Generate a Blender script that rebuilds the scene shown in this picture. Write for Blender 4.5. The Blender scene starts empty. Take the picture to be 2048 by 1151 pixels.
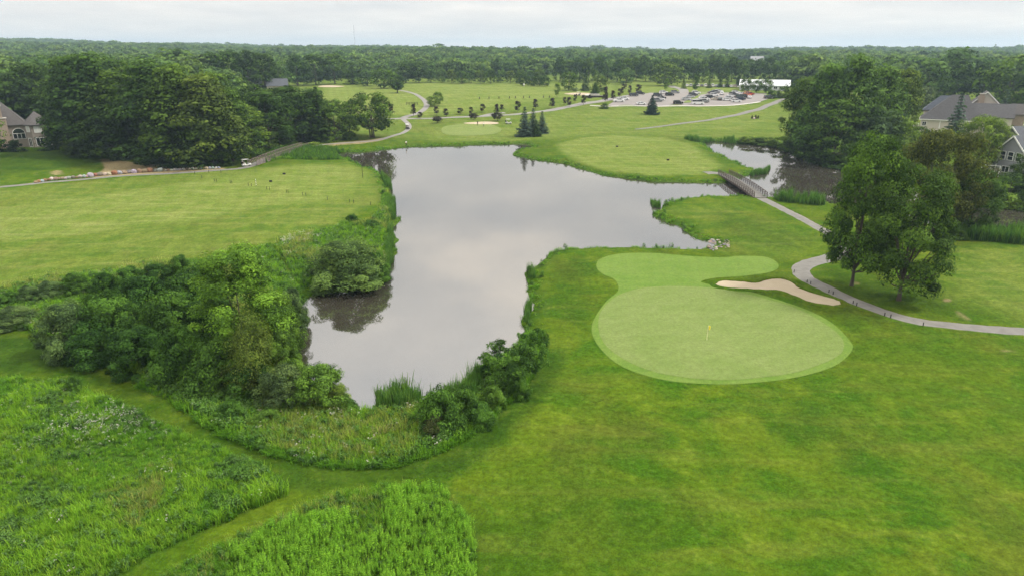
import bpy, bmesh, math, random
import numpy as np
from mathutils import Vector, Matrix
from mathutils.geometry import delaunay_2d_cdt

R = math.radians
sc = bpy.context.scene
COL = sc.collection
# ------------------------------------------------------------------ camera, sky, sun, exposure
CAM_Z, PITCH, FPX = 30.0, R(19.2), 1365.33
cam = bpy.data.cameras.new('camera'); cam.sensor_width = 36; cam.lens = 24; cam.clip_end = 20000; cam.clip_start = 0.5
camo = bpy.data.objects.new('camera', cam); COL.objects.link(camo)
camo.location = (0, 0, CAM_Z); camo.rotation_euler = (R(90) - PITCH, 0, 0)
sc.camera = camo

SUN_AZ, SUN_EL = R(84), R(50)          # azimuth measured from +Y towards +X
sun_dir = Vector((math.sin(SUN_AZ) * math.cos(SUN_EL), math.cos(SUN_AZ) * math.cos(SUN_EL), math.sin(SUN_EL)))
w = bpy.data.worlds.new('World'); sc.world = w; w.use_nodes = True
nt = w.node_tree; nt.nodes.clear()
def N(t, kind, **kw):
    n = t.nodes.new(kind)
    for k, v in kw.items(): setattr(n, k, v)
    return n
def math_node(t, op, a, b=None, clamp=False):
    n = N(t, 'ShaderNodeMath', operation=op, use_clamp=clamp)
    for i, v in enumerate((a, b)):
        if v is None: continue
        if isinstance(v, (int, float)): n.inputs[i].default_value = v
        else: t.links.new(v, n.inputs[i])
    return n.outputs[0]
def mix_col(t, fac, a, b, blend='MIX'):
    n = N(t, 'ShaderNodeMix', data_type='RGBA', blend_type=blend)
    for sock, v in ((n.inputs[0], fac), (n.inputs[6], a), (n.inputs[7], b)):
        if isinstance(v, (int, float)): sock.default_value = v
        elif isinstance(v, tuple): sock.default_value = (*v[:3], 1)
        else: t.links.new(v, sock)
    return n.outputs[2]
def ramp(t, fac, stops):
    n = N(t, 'ShaderNodeValToRGB'); e = n.color_ramp.elements
    while len(e) < len(stops): e.new(0.5)
    for el, (p, c) in zip(e, stops): el.position = p; el.color = (*c[:3], 1)
    t.links.new(fac, n.inputs[0]); return n.outputs[0]
sky = N(nt, 'ShaderNodeTexSky', sky_type='NISHITA', sun_disc=False)
sky.sun_elevation = SUN_EL; sky.sun_rotation = SUN_AZ
tc = N(nt, 'ShaderNodeTexCoord'); sep = N(nt, 'ShaderNodeSeparateXYZ'); nt.links.new(tc.outputs['Generated'], sep.inputs[0])
zc = math_node(nt, 'MAXIMUM', sep.outputs[2], 0.0)
zd = math_node(nt, 'ADD', zc, 0.10)
cx = math_node(nt, 'DIVIDE', sep.outputs[0], zd); cy = math_node(nt, 'DIVIDE', sep.outputs[1], zd)
comb = N(nt, 'ShaderNodeCombineXYZ'); nt.links.new(cx, comb.inputs[0]); nt.links.new(cy, comb.inputs[1])
cl = N(nt, 'ShaderNodeTexNoise'); cl.inputs['Scale'].default_value = 0.72; cl.inputs['Detail'].default_value = 7; cl.inputs['Roughness'].default_value = 0.52
nt.links.new(comb.outputs[0], cl.inputs['Vector'])
# the deck evens out towards the horizon
lowf = N(nt, 'ShaderNodeMapRange'); lowf.inputs[1].default_value = .02; lowf.inputs[2].default_value = .22; lowf.inputs[3].default_value = .40; lowf.inputs[4].default_value = 1.45; nt.links.new(zc, lowf.inputs[0])
cfac = math_node(nt, 'ADD', .505, math_node(nt, 'MULTIPLY', math_node(nt, 'SUBTRACT', cl.outputs['Fac'], .46), lowf.outputs[0]))
cloud = ramp(nt, cfac, [(0.30, (0.66, 0.70, 0.74)), (0.42, (0.92, 0.92, 0.915)), (0.50, (1.02, 1.0, 0.965)), (0.57, (1.12, 1.08, 1.02)), (0.68, (1.42, 1.31, 1.16))])
# overcast luminance: the zenith of a cloud deck is about three times its horizon
grad = math_node(nt, 'MULTIPLY', math_node(nt, 'ADD', 1.0, math_node(nt, 'MULTIPLY', zc, 1.35)), 8.6)
g3 = N(nt, 'ShaderNodeCombineXYZ')
for i in range(3): nt.links.new(grad, g3.inputs[i])
deck = mix_col(nt, 1.0, cloud, g3.outputs[0], 'MULTIPLY')
skyc = mix_col(nt, 0.07, deck, sky.outputs[0])
bg = N(nt, 'ShaderNodeBackground'); bg.inputs['Strength'].default_value = 0.10
nt.links.new(skyc, bg.inputs[0])
wo = N(nt, 'ShaderNodeOutputWorld'); nt.links.new(bg.outputs[0], wo.inputs[0])
w.cycles.sampling_method = 'MANUAL'; w.cycles.sample_map_resolution = 512

sl = bpy.data.lights.new('sun', 'SUN'); sl.energy = 4.4; sl.angle = R(9); sl.color = (1.0, 0.95, 0.86)
so = bpy.data.objects.new('sun', sl); COL.objects.link(so)
so.rotation_euler = (-sun_dir).to_track_quat('-Z', 'Y').to_euler()
sc.view_settings.view_transform = 'Standard'; sc.view_settings.look = 'None'
sc.view_settings.exposure = 0.0; sc.view_settings.gamma = 1.0; sc.view_settings.use_curve_mapping = False
cy_ = sc.cycles
cy_.use_denoising = True; cy_.denoising_input_passes = 'RGB_ALBEDO_NORMAL'; cy_.denoising_prefilter = 'FAST'
try: cy_.denoiser = 'OPENIMAGEDENOISE'
except Exception: pass
cy_.max_bounces = 5; cy_.diffuse_bounces = 2; cy_.glossy_bounces = 2; cy_.transmission_bounces = 2; cy_.transparent_max_bounces = 4
cy_.volume_bounces = 0; cy_.use_adaptive_sampling = True; cy_.adaptive_threshold = 0.02
cy_.sample_clamp_indirect = 4; cy_.caustics_reflective = False; cy_.caustics_refractive = False
sc.render.use_persistent_data = False

# ------------------------------------------------------------------ ground shape
WZ = -0.70                                              # water level
def ray(px, py):
    a = (np.asarray(px, float) - 1024) / FPX; b = -(np.asarray(py, float) - 575.5) / FPX
    c, s = math.cos(PITCH), math.sin(PITCH)
    return a, c + b * s, -s + b * c
def plane_hit(pts, z):
    p = np.array(pts, float); a, b, c = ray(p[:, 0], p[:, 1]); t = (z - CAM_Z) / c
    return np.stack([a * t, b * t], 1)
def smooth(e0, e1, x):
    t = np.clip((x - e0) / (e1 - e0), 0, 1); return t * t * (3 - 2 * t)
def catmull(P, per=6, closed=True):
    P = np.asarray(P, float); n = len(P); out = []
    for i in range(n if closed else n - 1):
        p = [P[(i + k) % n] if closed else P[min(max(i + k, 0), n - 1)] for k in (-1, 0, 1, 2)]
        for t in np.linspace(0, 1, per, endpoint=False):
            out.append(0.5 * (2 * p[1] + (p[2] - p[0]) * t + (2 * p[0] - 5 * p[1] + 4 * p[2] - p[3]) * t * t + (3 * p[1] - p[0] - 3 * p[2] + p[3]) * t ** 3))
    if not closed: out.append(P[-1])
    return np.array(out)
def sdist(pts, poly):
    """signed distance to a closed polygon, negative inside"""
    pts = np.asarray(pts, float); A = poly; B = np.roll(poly, -1, 0)
    d = np.full(len(pts), 1e9); ins = np.zeros(len(pts), bool)
    lo = poly.min(0) - 60; hi = poly.max(0) + 60
    near = np.all((pts > lo) & (pts < hi), 1); q = pts[near]
    if len(q):
        dd = np.full(len(q), 1e9); ii = np.zeros(len(q), bool)
        for a, b in zip(A, B):
            e = b - a; L = e @ e
            if L < 1e-9: continue
            v = q - a; t = np.clip(v @ e / L, 0, 1)
            dd = np.minimum(dd, ((v - t[:, None] * e) ** 2).sum(1))
            c = (a[1] > q[:, 1]) != (b[1] > q[:, 1])
            if abs(e[1]) > 1e-12: ii ^= c & (q[:, 0] < e[0] * (q[:, 1] - a[1]) / e[1] + a[0])
        d[near] = np.sqrt(dd); ins[near] = ii
    return np.where(ins, -d, d)
POND_PX = [(676,311),(690,306),(712,305),(760,300),(830,294.5),(930,291.5),(1034,288.5),(1062,291),(1070,296),(1040,301),(1030,308),(1045,315),(1075,320),(1130,330),(1180,345),(1240,356),(1310,363),(1390,365),(1440,367),
 (1462,363),(1490,353),(1535,349),(1508,340),(1470,326),(1440,312),(1412,296),(1392,283),(1430,284),(1480,287),(1520,290),(1565,297),(1600,311),(1645,327),(1720,346),(1800,368),(1880,388),(1960,407),(2048,420),(2200,440),
 (2200,480),(2048,463),(1960,456),(1880,449),(1790,438),(1700,415),(1640,402),(1590,398),(1540,395),(1495,394),(1440,395),(1400,397),(1360,402),(1330,409),(1312,420),(1310,432),(1330,445),(1360,457),(1390,470),(1418,485),(1422,493),(1412,501),(1380,502),(1300,498),(1230,497),(1160,499),(1110,507),(1080,520),(1062,540),(1057,560),(1062,585),(1060,620),(1052,655),(1040,690),(1000,712),(955,745),(930,775),(880,795),(845,808),(800,816),(745,823),(710,822),(690,803),(655,778),(615,757),(592,728),(598,690),(614,640),(612,596),(640,582),(700,571),(760,560),(776,545),(784,500),(784,450),(787,400),(776,370),(768,352),(742,336),(715,325),(690,317)]
POND = catmull(plane_hit(POND_PX, WZ), 3)
def roughen(P, step=1.3, amp=.6, seed=8):
    Q = np.vstack([P, P[:1]]); d = np.r_[0, np.cumsum(np.hypot(*np.diff(Q, axis=0).T))]; s = np.arange(0, d[-1], step)
    c = np.stack([np.interp(s, d, Q[:, 0]), np.interp(s, d, Q[:, 1])], 1); tg = np.roll(c, -1, 0) - np.roll(c, 1, 0); nr = np.stack([tg[:, 1], -tg[:, 0]], 1) / (np.linalg.norm(tg, axis=1)[:, None] + 1e-9)
    rg = np.random.default_rng(seed); o = rg.normal(0, 1, len(c)); o = (o + np.roll(o, 1) + np.roll(o, -1) + .5 * np.roll(o, 2)) / 1.8
    return c + nr * (amp * o)[:, None]
POND_SMOOTH = POND; POND = roughen(POND)
BUNK_PX = [(1430,567),(1445,560),(1480,562),(1510,565),(1530,560),(1555,557),(1580,562),(1600,576),(1640,590),(1675,600),(1683,609),(1665,614),(1620,606),(1590,594),(1560,583),(1520,580),(1470,577),(1440,573)]
BUNK = catmull(plane_hit(BUNK_PX, 0.0), 4)
AZ = [-0.9,-0.75,-0.4,-0.1,0.0,0.13,0.25,0.35,0.75,0.9]
CREST = [43,43,28,12,11,16,2,9,-1,-1]
def land(x, y):
    z = np.interp(y, [0,235,262,290,320,345,375,420,520,700,1200,8000], [0,0,.5,1.9,4.0,6.0,7.6,8.2,9.2,11,13,13])
    az = x / np.maximum(y, 60)
    st = np.interp(az, [-0.75,-0.2,0.2,0.9], [320,700,1500,1500])
    cr = np.interp(az, AZ, CREST)
    z = z + smooth(st, st + 1900, y) * (cr - 13) * (y > 250)
    z = z + smooth(620, 1300, y) * (4.0 * np.sin(y * .0072 + x * .0021 + .6) + 2.5 * np.sin(x * .0047 + 1.0 + y * .001) + 2.2 * np.sin(x * .0125 + y * .003))
    amp = np.interp(y, [0,60,150,1000,1500], [.5,.6,1,1,0])
    z = z + amp * (0.20 * np.sin(x * .11 + 1.3 * np.sin(y * .05)) * np.sin(y * .13 + .7) + 0.16 * np.sin(x * .23 + y * .17 + 2) * np.sin(y * .09 - x * .05))
    # low mounds in the left fairway and by the far greens
    for mx, my, mr, mh in ((-45,118,14,.7),(-62,108,13,.6),(-30,131,10,.5),(-18,283,12,1.0),(5,290,10,.9),(40,232,22,1.0),(70,215,18,.8),(92,98,18,.6)):
        z = z + mh * np.exp(-((x - mx) ** 2 + ((y - my) * 1.3) ** 2) / mr ** 2)
    return z
def height(x, y, bunk=True, under=0.0):
    x = np.asarray(x, float); y = np.asarray(y, float); sh = x.shape
    p = np.stack([x.ravel(), y.ravel()], 1)
    L = land(p[:, 0], p[:, 1]); s = sdist(p, POND)
    t = np.clip(s / 3.2, 0, 1)
    z = np.where(s > 0, WZ + (L - WZ) * (1 - (1 - t) ** 2), WZ + np.maximum(s * .45, -1.3))
    if bunk:
        sb = sdist(p, BUNK); z = z - 0.30 * smooth(-0.1, -1.6, sb) - under * smooth(-.15, -.9, sb)
    return z.reshape(sh)
_PA = np.asarray(POND); _PB = np.roll(_PA, -1, 0); _PE = _PB - _PA; _PL = (_PE ** 2).sum(1) + 1e-9
def Hf(x, y):
    """height at one point"""
    L = float(land(np.array([x]), np.array([y]))[0])
    v = np.array([x, y]) - _PA; t = np.clip((v * _PE).sum(1) / _PL, 0, 1); d = math.sqrt(((v - t[:, None] * _PE) ** 2).sum(1).min())
    if d > 3.2 and L > 30: return L
    c = (_PA[:, 1] > y) != (_PB[:, 1] > y); e1 = np.where(np.abs(_PE[:, 1]) < 1e-9, 1e-9, _PE[:, 1])
    ins = (np.count_nonzero(c & (x < _PE[:, 0] * (y - _PA[:, 1]) / e1 + _PA[:, 0])) % 2) == 1
    if ins: return WZ + max(-d * .45, -1.3)
    q = min(d / 3.2, 1); return WZ + (L - WZ) * (1 - (1 - q) ** 2)
def G(px, py, it=12):
    """the ground point seen at a place in the picture"""
    a, b, c = (float(v) for v in ray(px, py)); z = 0.0
    for k in range(it):
        t = min((z - CAM_Z) / c, 9000) if c < 0 else 9000
        z = .5 * z + .5 * Hf(a * t, b * t) if k > 4 else float(land(np.array([a * t]), np.array([b * t]))[0])
    t = (z - CAM_Z) / c
    return Vector((a * t, b * t, z))
def GP(pts): return np.array([G(*p)[:2] for p in pts])
def px_scale(p):                         # photo pixels per metre at a ground point
    d = p[1] * math.cos(PITCH) + (CAM_Z - p[2]) * math.sin(PITCH); return FPX / d
def top_height(p, py_top):               # height above p of the point straight above it seen at row py_top
    _, b, c = ray(1024, py_top); return CAM_Z + float(c / b) * p[1] - p[2]
# ------------------------------------------------------------------ helpers
def tag(o, label=None, cat=None, group=None, kind=None):
    for k, v in (('label', label), ('category', cat), ('group', group), ('kind', kind)):
        if v: o[k] = v
    return o
def mesh_np(name, V, F, mat=None, smooth_=False, tint=None):
    me = bpy.data.meshes.new(name); V = np.asarray(V, np.float32); F = np.asarray(F, np.int32); k = F.shape[1]
    me.vertices.add(len(V)); me.vertices.foreach_set('co', V.ravel())
    me.loops.add(F.size); me.loops.foreach_set('vertex_index', F.ravel())
    me.polygons.add(len(F)); me.polygons.foreach_set('loop_start', np.arange(0, F.size, k, dtype=np.int32))
    if tint is not None:
        at = me.attributes.new('tint', 'FLOAT', 'POINT'); at.data.foreach_set('value', np.asarray(tint, np.float32))
    me.update(calc_edges=True)
    if smooth_: me.polygons.foreach_set('use_smooth', np.ones(len(F), bool))
    if mat: me.materials.append(mat)
    return me
def obj(name, me, parent=None, loc=None):
    o = bpy.data.objects.new(name, me); COL.objects.link(o)
    if parent: o.parent = parent
    if loc is not None: o.location = loc
    return o
def empty(name, loc=(0, 0, 0), rz=0, label=None, cat=None, group=None):
    o = bpy.data.objects.new(name, None); COL.objects.link(o); o.location = loc; o.rotation_euler = (0, 0, rz)
    o.empty_display_size = 0.3
    return tag(o, label, cat, group)
class MB:
    """collects boxes, bars, tubes, polygons into one mesh"""
    def __init__(s): s.v = []; s.f = []
    def add(s, V, F):
        n = len(s.v); s.v += [tuple(map(float, v)) for v in V]; s.f += [tuple(i + n for i in f) for f in F]; return s
    def box(s, x0, x1, y0, y1, z0, z1):
        return s.add([(x0,y0,z0),(x1,y0,z0),(x1,y1,z0),(x0,y1,z0),(x0,y0,z1),(x1,y0,z1),(x1,y1,z1),(x0,y1,z1)],
                     [(0,3,2,1),(4,5,6,7),(0,1,5,4),(1,2,6,5),(2,3,7,6),(3,0,4,7)])
    def bar(s, a, b, w, h=None):
        a, b = Vector(a), Vector(b); h = h or w; d = (b - a).normalized()
        u = d.cross(Vector((0, 0, 1)))
        if u.length < 1e-3: u = Vector((1, 0, 0))
        u.normalize(); v = u.cross(d).normalized(); u *= w / 2; v *= h / 2
        P = [a - u - v, a + u - v, a + u + v, a - u + v]; Q = [p + (b - a) for p in P]
        return s.add(P + Q, [(3,2,1,0),(4,5,6,7),(0,1,5,4),(1,2,6,5),(2,3,7,6),(3,0,4,7)])
    def tube(s, pts, rad, n=7, cap=True):
        pts = [Vector(p) for p in pts]; V = []; F = []
        for i, p in enumerate(pts):
            d = (pts[min(i + 1, len(pts) - 1)] - pts[max(i - 1, 0)]).normalized()
            u = d.cross(Vector((0.31, 0.95, 0.05))).normalized(); v = d.cross(u)
            for k in range(n):
                a = 2 * math.pi * k / n; V.append(p + (u * math.cos(a) + v * math.sin(a)) * rad[i])
        for i in range(len(pts) - 1):
            for k in range(n): F.append((i*n+k, i*n+(k+1)%n, (i+1)*n+(k+1)%n, (i+1)*n+k))
        if cap: F += [tuple(range(n - 1, -1, -1)), tuple((len(pts)-1)*n+k for k in range(n))]
        return s.add(V, F)
    def prism(s, poly, z0, z1):
        n = len(poly)
        return s.add([(x, y, z0) for x, y in poly] + [(x, y, z1) for x, y in poly],
                     [tuple(range(n - 1, -1, -1)), tuple(range(n, 2*n))] + [(i, (i+1)%n, n+(i+1)%n, n+i) for i in range(n)])
    def mesh(s, name, mat, smooth_=False):
        me = bpy.data.meshes.new(name); me.from_pydata(s.v, [], s.f); me.update()
        if smooth_: me.polygons.foreach_set('use_smooth', np.ones(len(s.f), bool))
        if mat: me.materials.append(mat)
        return me
    def build(s, name, mat, parent=None, smooth_=False): return obj(name, s.mesh(name, mat, smooth_), parent)
def copy_tree(o, parent=None):
    c = o.copy(); COL.objects.link(c)
    if parent: c.parent = parent; c.matrix_parent_inverse = o.matrix_parent_inverse
    for ch in list(o.children):
        copy_tree(ch, c)
    return c
def set_color(o, col):
    o.color = (*col, 1)
    for c in o.children: set_color(c, col)
# ------------------------------------------------------------------ materials
def new_mat(name):
    m = bpy.data.materials.new(name); m.use_nodes = True; t = m.node_tree
    b = t.nodes['Principled BSDF']; b.inputs['Specular IOR Level'].default_value = 0.25
    return m, t, b
def noise_fac(t, scale, detail=3, rough=0.55, coord='Object', stretch=None, distort=0):
    co = N(t, 'ShaderNodeTexCoord') if coord != 'World' else N(t, 'ShaderNodeNewGeometry')
    out = co.outputs[coord if coord != 'World' else 'Position']
    if stretch:
        mp = N(t, 'ShaderNodeMapping'); mp.inputs['Scale'].default_value = stretch[0]; mp.inputs['Rotation'].default_value = (0, 0, stretch[1])
        t.links.new(out, mp.inputs[0]); out = mp.outputs[0]
    n = N(t, 'ShaderNodeTexNoise'); n.inputs['Scale'].default_value = scale; n.inputs['Detail'].default_value = detail
    n.inputs['Roughness'].default_value = rough; n.inputs['Distortion'].default_value = distort
    t.links.new(out, n.inputs['Vector']); return n.outputs['Fac']
def bump(t, b, fac, strength, dist):
    n = N(t, 'ShaderNodeBump'); n.inputs['Strength'].default_value = strength; n.inputs['Distance'].default_value = dist
    t.links.new(fac, n.inputs['Height']); t.links.new(n.outputs[0], b.inputs['Normal'])
def mapr(t, fac, a, b_, c=0.0, d=1.0):
    n = N(t, 'ShaderNodeMapRange', interpolation_type='SMOOTHSTEP')
    for i, v in enumerate((a, b_, c, d)): n.inputs[i + 1].default_value = v
    t.links.new(fac, n.inputs[0]); return n.outputs[0]
def plain(name, col, rough=0.7, vary=0.15, scale=3.0, metal=0, bmp=0, coord='Object'):
    m, t, b = new_mat(name)
    f = noise_fac(t, scale, 4, coord=coord)
    c = mix_col(t, f, tuple(v * (1 - vary) for v in col), tuple(min(v * (1 + vary), 1) for v in col))
    t.links.new(c, b.inputs['Base Color']); b.inputs['Roughness'].default_value = rough; b.inputs['Metallic'].default_value = metal
    if bmp: bump(t, b, noise_fac(t, scale * 6, 4, coord=coord), 0.5, bmp)
    return m
def obj_color_mat(name, rough, coat=0, vary=0.0):
    m, t, b = new_mat(name); oi = N(t, 'ShaderNodeObjectInfo'); c = oi.outputs['Color']
    if vary:
        f = noise_fac(t, 4, 4); k = mapr(t, f, 0.25, 0.75, 1 - vary, 1 + vary)
        g = N(t, 'ShaderNodeCombineXYZ'); [t.links.new(k, g.inputs[i]) for i in range(3)]
        c = mix_col(t, 1.0, c, g.outputs[0], 'MULTIPLY')
    t.links.new(c, b.inputs['Base Color']); b.inputs['Roughness'].default_value = rough
    if coat: b.inputs['Coat Weight'].default_value = coat
    return m
def leaf_mat(name, cols=None, transl=0.3):
    """leaf: object colour (or a random pick from cols per instance) x per-leaf tint, part of the light passing through"""
    m, t, b = new_mat(name); oi = N(t, 'ShaderNodeObjectInfo')
    if cols: base = ramp(t, oi.outputs['Random'], [(i / max(len(cols) - 1, 1), c) for i, c in enumerate(cols)])
    else: base = oi.outputs['Color']
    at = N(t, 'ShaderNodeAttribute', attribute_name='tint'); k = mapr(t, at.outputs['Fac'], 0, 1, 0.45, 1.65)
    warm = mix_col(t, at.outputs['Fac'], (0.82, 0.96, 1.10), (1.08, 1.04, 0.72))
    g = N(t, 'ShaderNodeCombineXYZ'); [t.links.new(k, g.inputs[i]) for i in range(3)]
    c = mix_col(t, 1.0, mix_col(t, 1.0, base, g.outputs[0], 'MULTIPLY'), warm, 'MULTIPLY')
    t.links.new(c, b.inputs['Base Color']); b.inputs['Roughness'].default_value = 0.6; b.inputs['Specular IOR Level'].default_value = 0.04
    tr = N(t, 'ShaderNodeBsdfTranslucent'); t.links.new(mix_col(t, 1.0, c, (1.1, 1.15, 0.6), 'MULTIPLY'), tr.inputs[0])
    ms = N(t, 'ShaderNodeMixShader'); ms.inputs[0].default_value = transl
    t.links.new(b.outputs[0], ms.inputs[1]); t.links.new(tr.outputs[0], ms.inputs[2])
    t.links.new(ms.outputs[0], t.nodes['Material Output'].inputs[0])
    return m
M = {}
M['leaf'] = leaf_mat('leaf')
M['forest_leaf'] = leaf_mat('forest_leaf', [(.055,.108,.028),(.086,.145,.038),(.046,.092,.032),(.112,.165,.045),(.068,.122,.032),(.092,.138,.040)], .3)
M['bark'] = plain('bark', (.075,.062,.05), .9, .35, 6, bmp=.03)
M['pale_bark'] = plain('pale_bark', (.17,.155,.13), .9, .35, 6, bmp=.03)
M['asphalt'] = plain('path_asphalt', (.155,.150,.138), .9, .38, .8, coord='World', bmp=.004)
M['road'] = plain('road_asphalt', (.20,.192,.18), .9, .10, .15, coord='World')
M['lot'] = plain('lot_asphalt', (.20,.185,.175), .9, .14, .12, coord='World')
M['kerb'] = plain('kerb_concrete', (.45,.43,.40), .85, .1, .5, coord='World')
M['wood'] = plain('weathered_wood', (.20,.165,.155), .85, .3, 5)
M['dark_wood'] = plain('dark_wood', (.045,.035,.03), .85, .3, 5)
M['black'] = plain('black_post', (.018,.017,.016), .7, .2, 5)
M['glass'] = plain('window_glass', (.012,.015,.018), .08, .1, 2); M['glass'].node_tree.nodes['Principled BSDF'].inputs['Specular IOR Level'].default_value = .6
M['white_trim'] = plain('white_trim', (.72,.72,.70), .6, .05, 2)
M['tyre'] = plain('tyre', (.02,.02,.02), .85, .2, 4)
M['rim'] = plain('rim', (.45,.45,.46), .35, .1, 4, metal=.8)
M['lamp'] = plain('headlight', (.7,.72,.75), .15, .05, 4)
M['tail'] = plain('taillight', (.35,.02,.02), .25, .05, 4)
M['paint'] = obj_color_mat('car_paint', .35, .6)
M['cloth'] = obj_color_mat('cloth', .9, 0, .1)
M['rock'] = obj_color_mat('rock', .9, 0, .35)

# grass: broad colour patches, mowing streaks and fine blades; the zone attribute says how it is kept, with the maples' shade painted in
def grass_mat(name, base=None, light=1.0):
    m, t, b = new_mat(name)
    big = noise_fac(t, .035, 4, .6, 'World', distort=.6); mid = noise_fac(t, .16, 5, .62, 'World', distort=.8)
    fine = noise_fac(t, 2.2, 5, .7, 'World'); vfine = noise_fac(t, 9.0, 2, .7, 'World')
    streak = noise_fac(t, .30, 4, .6, 'World', ((.22, 1.3, 1), R(28)))
    c = mix_col(t, mapr(t, mid, .36, .66), (.029,.078,.004), (.072,.112,.007))
    c = mix_col(t, mapr(t, big, .42, .64, 0, .70), c, (.045,.084,.005))
    c = mix_col(t, mapr(t, streak, .48, .72, 0, .36), c, (.120,.138,.020))
    dull = noise_fac(t, .085, 5, .65, 'World', ((1, .6, 1), R(-40)))
    c = mix_col(t, mapr(t, dull, .48, .68, 0, .50), c, (.064,.074,.010))
    z = N(t, 'ShaderNodeAttribute', attribute_name='zone'); zs = N(t, 'ShaderNodeSeparateColor'); t.links.new(z.outputs['Color'], zs.inputs[0])
    fr = mix_col(t, mapr(t, mid, .35, .68), (.098,.146,.023), (.140,.170,.040))
    fr = mix_col(t, mapr(t, streak, .45, .7, 0, .7), fr, (.190,.210,.066))
    c = mix_col(t, zs.outputs[0], c, fr)
    c = mix_col(t, mapr(t, math_node(t, 'MULTIPLY', zs.outputs[2], mapr(t, mid, .25, .6, .5, 1.2)), .15, .75), c, mix_col(t, fine, (.19,.15,.075), (.28,.23,.13)))
    lush_shade = math_node(t, 'SUBTRACT', 1.0, z.outputs['Alpha'])
    c = mix_col(t, lush_shade, c, mix_col(t, mapr(t, mid, .3, .7), (.016,.044,.004), (.028,.062,.006)))
    c = mix_col(t, zs.outputs[1], c, (.030,.070,.010))
    speck = noise_fac(t, .8, 6, .75, 'World')
    c = mix_col(t, mapr(t, speck, .54, .70, 0, .30), c, (.115,.120,.024))
    # mower passes, faint and bent by the ground
    wv = N(t, 'ShaderNodeTexWave', wave_type='BANDS', bands_direction='X'); wv.inputs['Scale'].default_value = .085; wv.inputs['Distortion'].default_value = 5.0; wv.inputs['Detail'].default_value = 2; wv.inputs['Detail Scale'].default_value = .35
    ge = N(t, 'ShaderNodeNewGeometry'); mp = N(t, 'ShaderNodeMapping'); mp.inputs['Rotation'].default_value = (0, 0, R(-14)); t.links.new(ge.outputs['Position'], mp.inputs[0]); t.links.new(mp.outputs[0], wv.inputs['Vector'])
    k = math_node(t, 'MULTIPLY', mapr(t, fine, .2, .8, .66, 1.34), mapr(t, vfine, .2, .8, .72, 1.28))
    k = math_node(t, 'MULTIPLY', k, mapr(t, wv.outputs['Fac'], .1, .9, .965, 1.035)); k = math_node(t, 'MULTIPLY', k, mapr(t, speck, .3, .7, .84, 1.16))
    g = N(t, 'ShaderNodeCombineXYZ'); [t.links.new(k, g.inputs[i]) for i in range(3)]
    c = mix_col(t, 1.0, c, g.outputs[0], 'MULTIPLY')
    t.links.new(c, b.inputs['Base Color']); b.inputs['Roughness'].default_value = .9; b.inputs['Specular IOR Level'].default_value = .03
    bump(t, b, fine, .55, .10)
    return m
M['grass'] = grass_mat('grass')
def turf(name, c0, c1, streak_rot, var=.5):
    m, t, b = new_mat(name)
    mid = noise_fac(t, .22, 5, .62, 'World', distort=.7); fine = noise_fac(t, 2.6, 4, .7, 'World'); vf = noise_fac(t, 10, 2, .6, 'World')
    st = noise_fac(t, .35, 4, .6, 'World', ((.25, 1.5, 1), streak_rot))
    c = mix_col(t, mapr(t, mid, .3, .7), c0, c1); c = mix_col(t, mapr(t, st, .45, .7, 0, var), c, tuple(v * 1.08 for v in c1))
    wv = N(t, 'ShaderNodeTexWave', wave_type='BANDS', bands_direction='X'); wv.inputs['Scale'].default_value = .17; wv.inputs['Distortion'].default_value = 1.2; wv.inputs['Detail'].default_value = 1
    ge = N(t, 'ShaderNodeNewGeometry'); mp = N(t, 'ShaderNodeMapping'); mp.inputs['Rotation'].default_value = (0, 0, streak_rot + .5); t.links.new(ge.outputs['Position'], mp.inputs[0]); t.links.new(mp.outputs[0], wv.inputs['Vector'])
    spk = noise_fac(t, .9, 6, .75, 'World'); c = mix_col(t, mapr(t, spk, .52, .72, 0, .4), c, tuple(v * .78 for v in c0))
    k = math_node(t, 'MULTIPLY', mapr(t, fine, .2, .8, .82, 1.16), mapr(t, vf, .2, .8, .86, 1.14)); k = math_node(t, 'MULTIPLY', k, mapr(t, wv.outputs['Fac'], .1, .9, .985, 1.015))
    g = N(t, 'ShaderNodeCombineXYZ'); [t.links.new(k, g.inputs[i]) for i in range(3)]
    t.links.new(mix_col(t, 1.0, c, g.outputs[0], 'MULTIPLY'), b.inputs['Base Color'])
    b.inputs['Roughness'].default_value = .85; b.inputs['Specular IOR Level'].default_value = .06; return m
M['green'] = turf('green_turf', (.116,.166,.042), (.140,.182,.056), R(25))
M['collar'] = turf('collar_turf', (.088,.156,.024), (.114,.174,.034), R(-20))
M['far_green'] = turf('far_green_turf', (.125,.170,.044), (.150,.186,.056), R(10))
def sand():
    m, t, b = new_mat('sand'); a = noise_fac(t, .6, 5, .6, 'World'); f = noise_fac(t, 6, 3, .6, 'World')
    c = mix_col(t, a, (.31,.255,.175), (.42,.36,.26)); c = mix_col(t, mapr(t, f, .5, .8, 0, .5), c, (.30,.23,.16))
    t.links.new(c, b.inputs['Base Color']); b.inputs['Roughness'].default_value = .95; rk = N(t, 'ShaderNodeTexWave', wave_type='BANDS'); rk.inputs['Scale'].default_value = 1.1; rk.inputs['Distortion'].default_value = 9; rk.inputs['Detail'].default_value = 2; rk.inputs['Detail Scale'].default_value = .3
    ge = N(t, 'ShaderNodeNewGeometry'); t.links.new(ge.outputs['Position'], rk.inputs['Vector'])
    bump(t, b, math_node(t, 'ADD', f, math_node(t, 'MULTIPLY', rk.outputs['Fac'], .5)), .6, .07); return m
M['sand'] = sand()
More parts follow.
